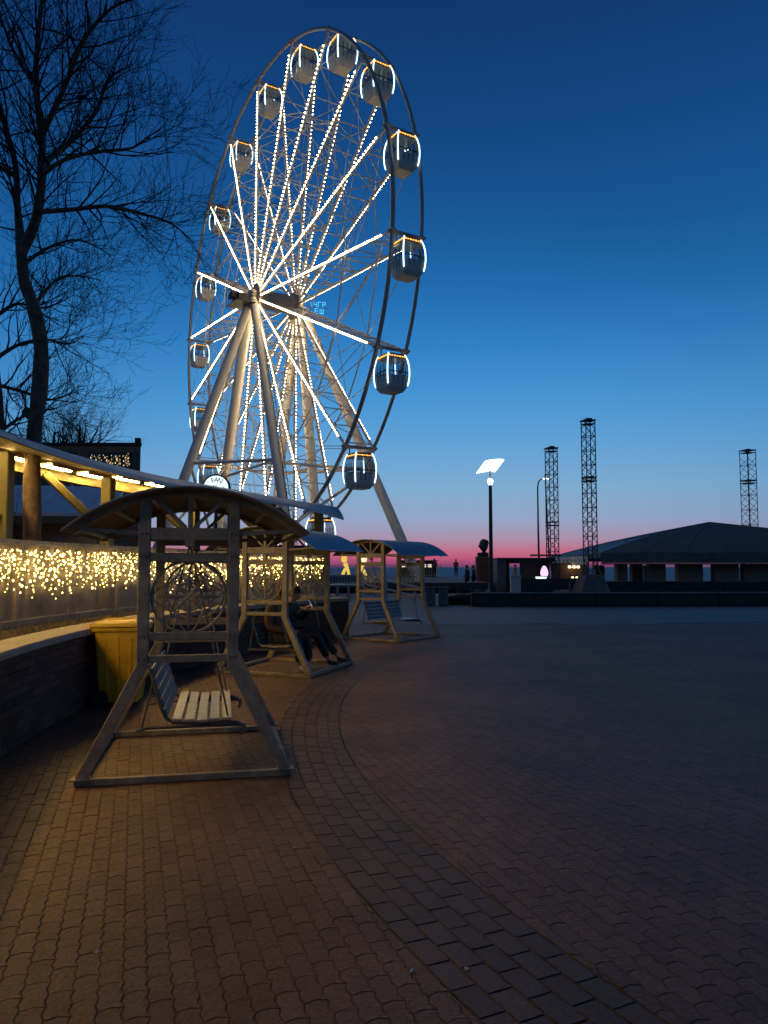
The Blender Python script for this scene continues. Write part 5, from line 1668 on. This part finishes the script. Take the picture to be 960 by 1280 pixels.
limbs = [(main, [.135, .12, .112, .106, .102, .10, .086, .078, .074], 5, 0.7),
         ([T(43, 522), T(36, 517), T(31, 513)], [.07, .07, .06], 0, .5),
         ([T(27, 315), T(45, 275), T(52, 225), T(52, 170), T(45, 110), T(47, 50), T(55, -20, .1)], [.075, .065, .06, .052, .042, .035, .025], 34, 1.2),
         ([T(27, 315), T(22, 260, .2), T(18, 200, .3), T(-5, 120, .5), T(-30, 20, .7)], [.07, .05, .042, .035, .02], 26, 1.2),
         ([T(46, 265), T(90, 262, -.3), T(135, 258, -.6), T(180, 268, -.8), T(215, 280, -.9), T(243, 305, -1)], [.038, .030, .024, .018, .012, .006], 30, .85),
         ([T(52, 205), T(85, 180, .3), T(120, 140, .5), T(135, 100, .6), T(165, 80, .8)], [.045, .038, .028, .02, .008], 24, 1.0),
         ([T(52, 170), T(80, 110, -.3), T(105, 50, -.6), T(140, 10, -.8), T(180, -5, -1.0)], [.045, .036, .028, .02, .01], 24, 1.0),
         ([T(50, 220), T(80, 200, -.6), T(120, 190, -1), T(165, 185, -1.2), T(185, 170, -1.3)], [.04, .03, .024, .016, .007], 24, .95),
         ([T(47, 110), T(20, 70, .3), T(0, 20, .5)], [.035, .028, .015], 14, 1.0),
         ([T(20, 220, .2), T(-20, 200, .1), T(-60, 190, 0)], [.04, .03, .02], 10, 1.0),
         ([T(40, 385), T(70, 350, .5), T(95, 345, .8), T(125, 350, 1.0)], [.03, .02, .014, .006], 16, .75),
         ([T(30, 330), T(60, 310, .6), T(100, 300, 1.0), T(140, 320, 1.3)], [.03, .022, .015, .006], 16, .75)]
tree('bare_tree', 'big bare tree with crooked trunk rising through the canopy at far left', b0, limbs, 4, density=1.12, lv=3, tw=1.0)
Yt = 17.0
b0 = T(2, 700); b0.z = 0
limbs = [([b0, T(0, 560), T(-8, 450), T(-10, 380)], [.16, .13, .11, .08], 10, 1.3),
         ([T(-8, 450), T(25, 430), T(60, 425), T(85, 430), T(105, 420)], [.05, .04, .03, .02, .008], 22, 1.2),
         ([T(-8, 480), T(30, 490), T(60, 500), T(95, 490)], [.05, .035, .025, .01], 20, 1.1),
         ([T(-10, 400), T(20, 380), T(55, 385), T(90, 370)], [.05, .035, .025, .01], 20, 1.2),
         ([T(0, 540), T(30, 520), T(70, 510)], [.04, .03, .01], 14, 1.0)]
tree('bare_tree', 'second bare tree behind the crooked trunk, its fine twigs at lower left', b0, limbs, 14, lv=3, tw=1.6)
Yt = 42.0
for px, h, sd, lab in ((98, 512, 3, 'fine bare tree top showing above the dark brick building'), (66, 520, 5, 'bare twiggy tree top behind the dark building, nearer the trunk')):
    b0 = T(px, 715); b0.z = 0
    lim = [([b0, T(px, 600), T(px + 2, h + 20)], [.2, .14, .05], 8, 1.5)]
    for k2, dx in enumerate((-26, -12, 10, 24, 36)):
        lim.append(([T(px, 590), T(px + dx * 0.5, 560), T(px + dx, h + 14 + abs(dx) * 0.5)], [.07, .05, .02], 16, 1.7))
    tree('bare_tree', lab, b0, lim, sd, lv=3, tw=2.2, density=0.75)

# small litter lying on the paving
for px, py, lab in ((121, 1191, 'tiny pale scrap of litter at lower left of the paving'), (368, 1061, 'tiny pale scrap beside the curved paver band'),
                    (516, 1215, 'tiny pale scrap on the band blocks at the lower middle'), (583, 1212, 'tiny pale scrap right of centre on the band')):
    r = ray(px, py); p = Vector((0, 0, EYE)) + r * (-EYE / r.z)
    t = tag(MB().add([(-.014, -.006, .004), (.012, -.009, .002), (.015, .007, .009), (-.010, .009, .004), (0, 0, .011)], [(0, 1, 4), (1, 2, 4), (2, 3, 4), (3, 0, 4), (3, 2, 1, 0)]).build('litter_scrap', mat('pale_paper', (0.55, 0.48, 0.38), 0.8)), lab, 'litter', 'scraps of litter on the paving')
    t.location = (p.x, p.y, 0.001); t.rotation_euler = (0, 0, px)
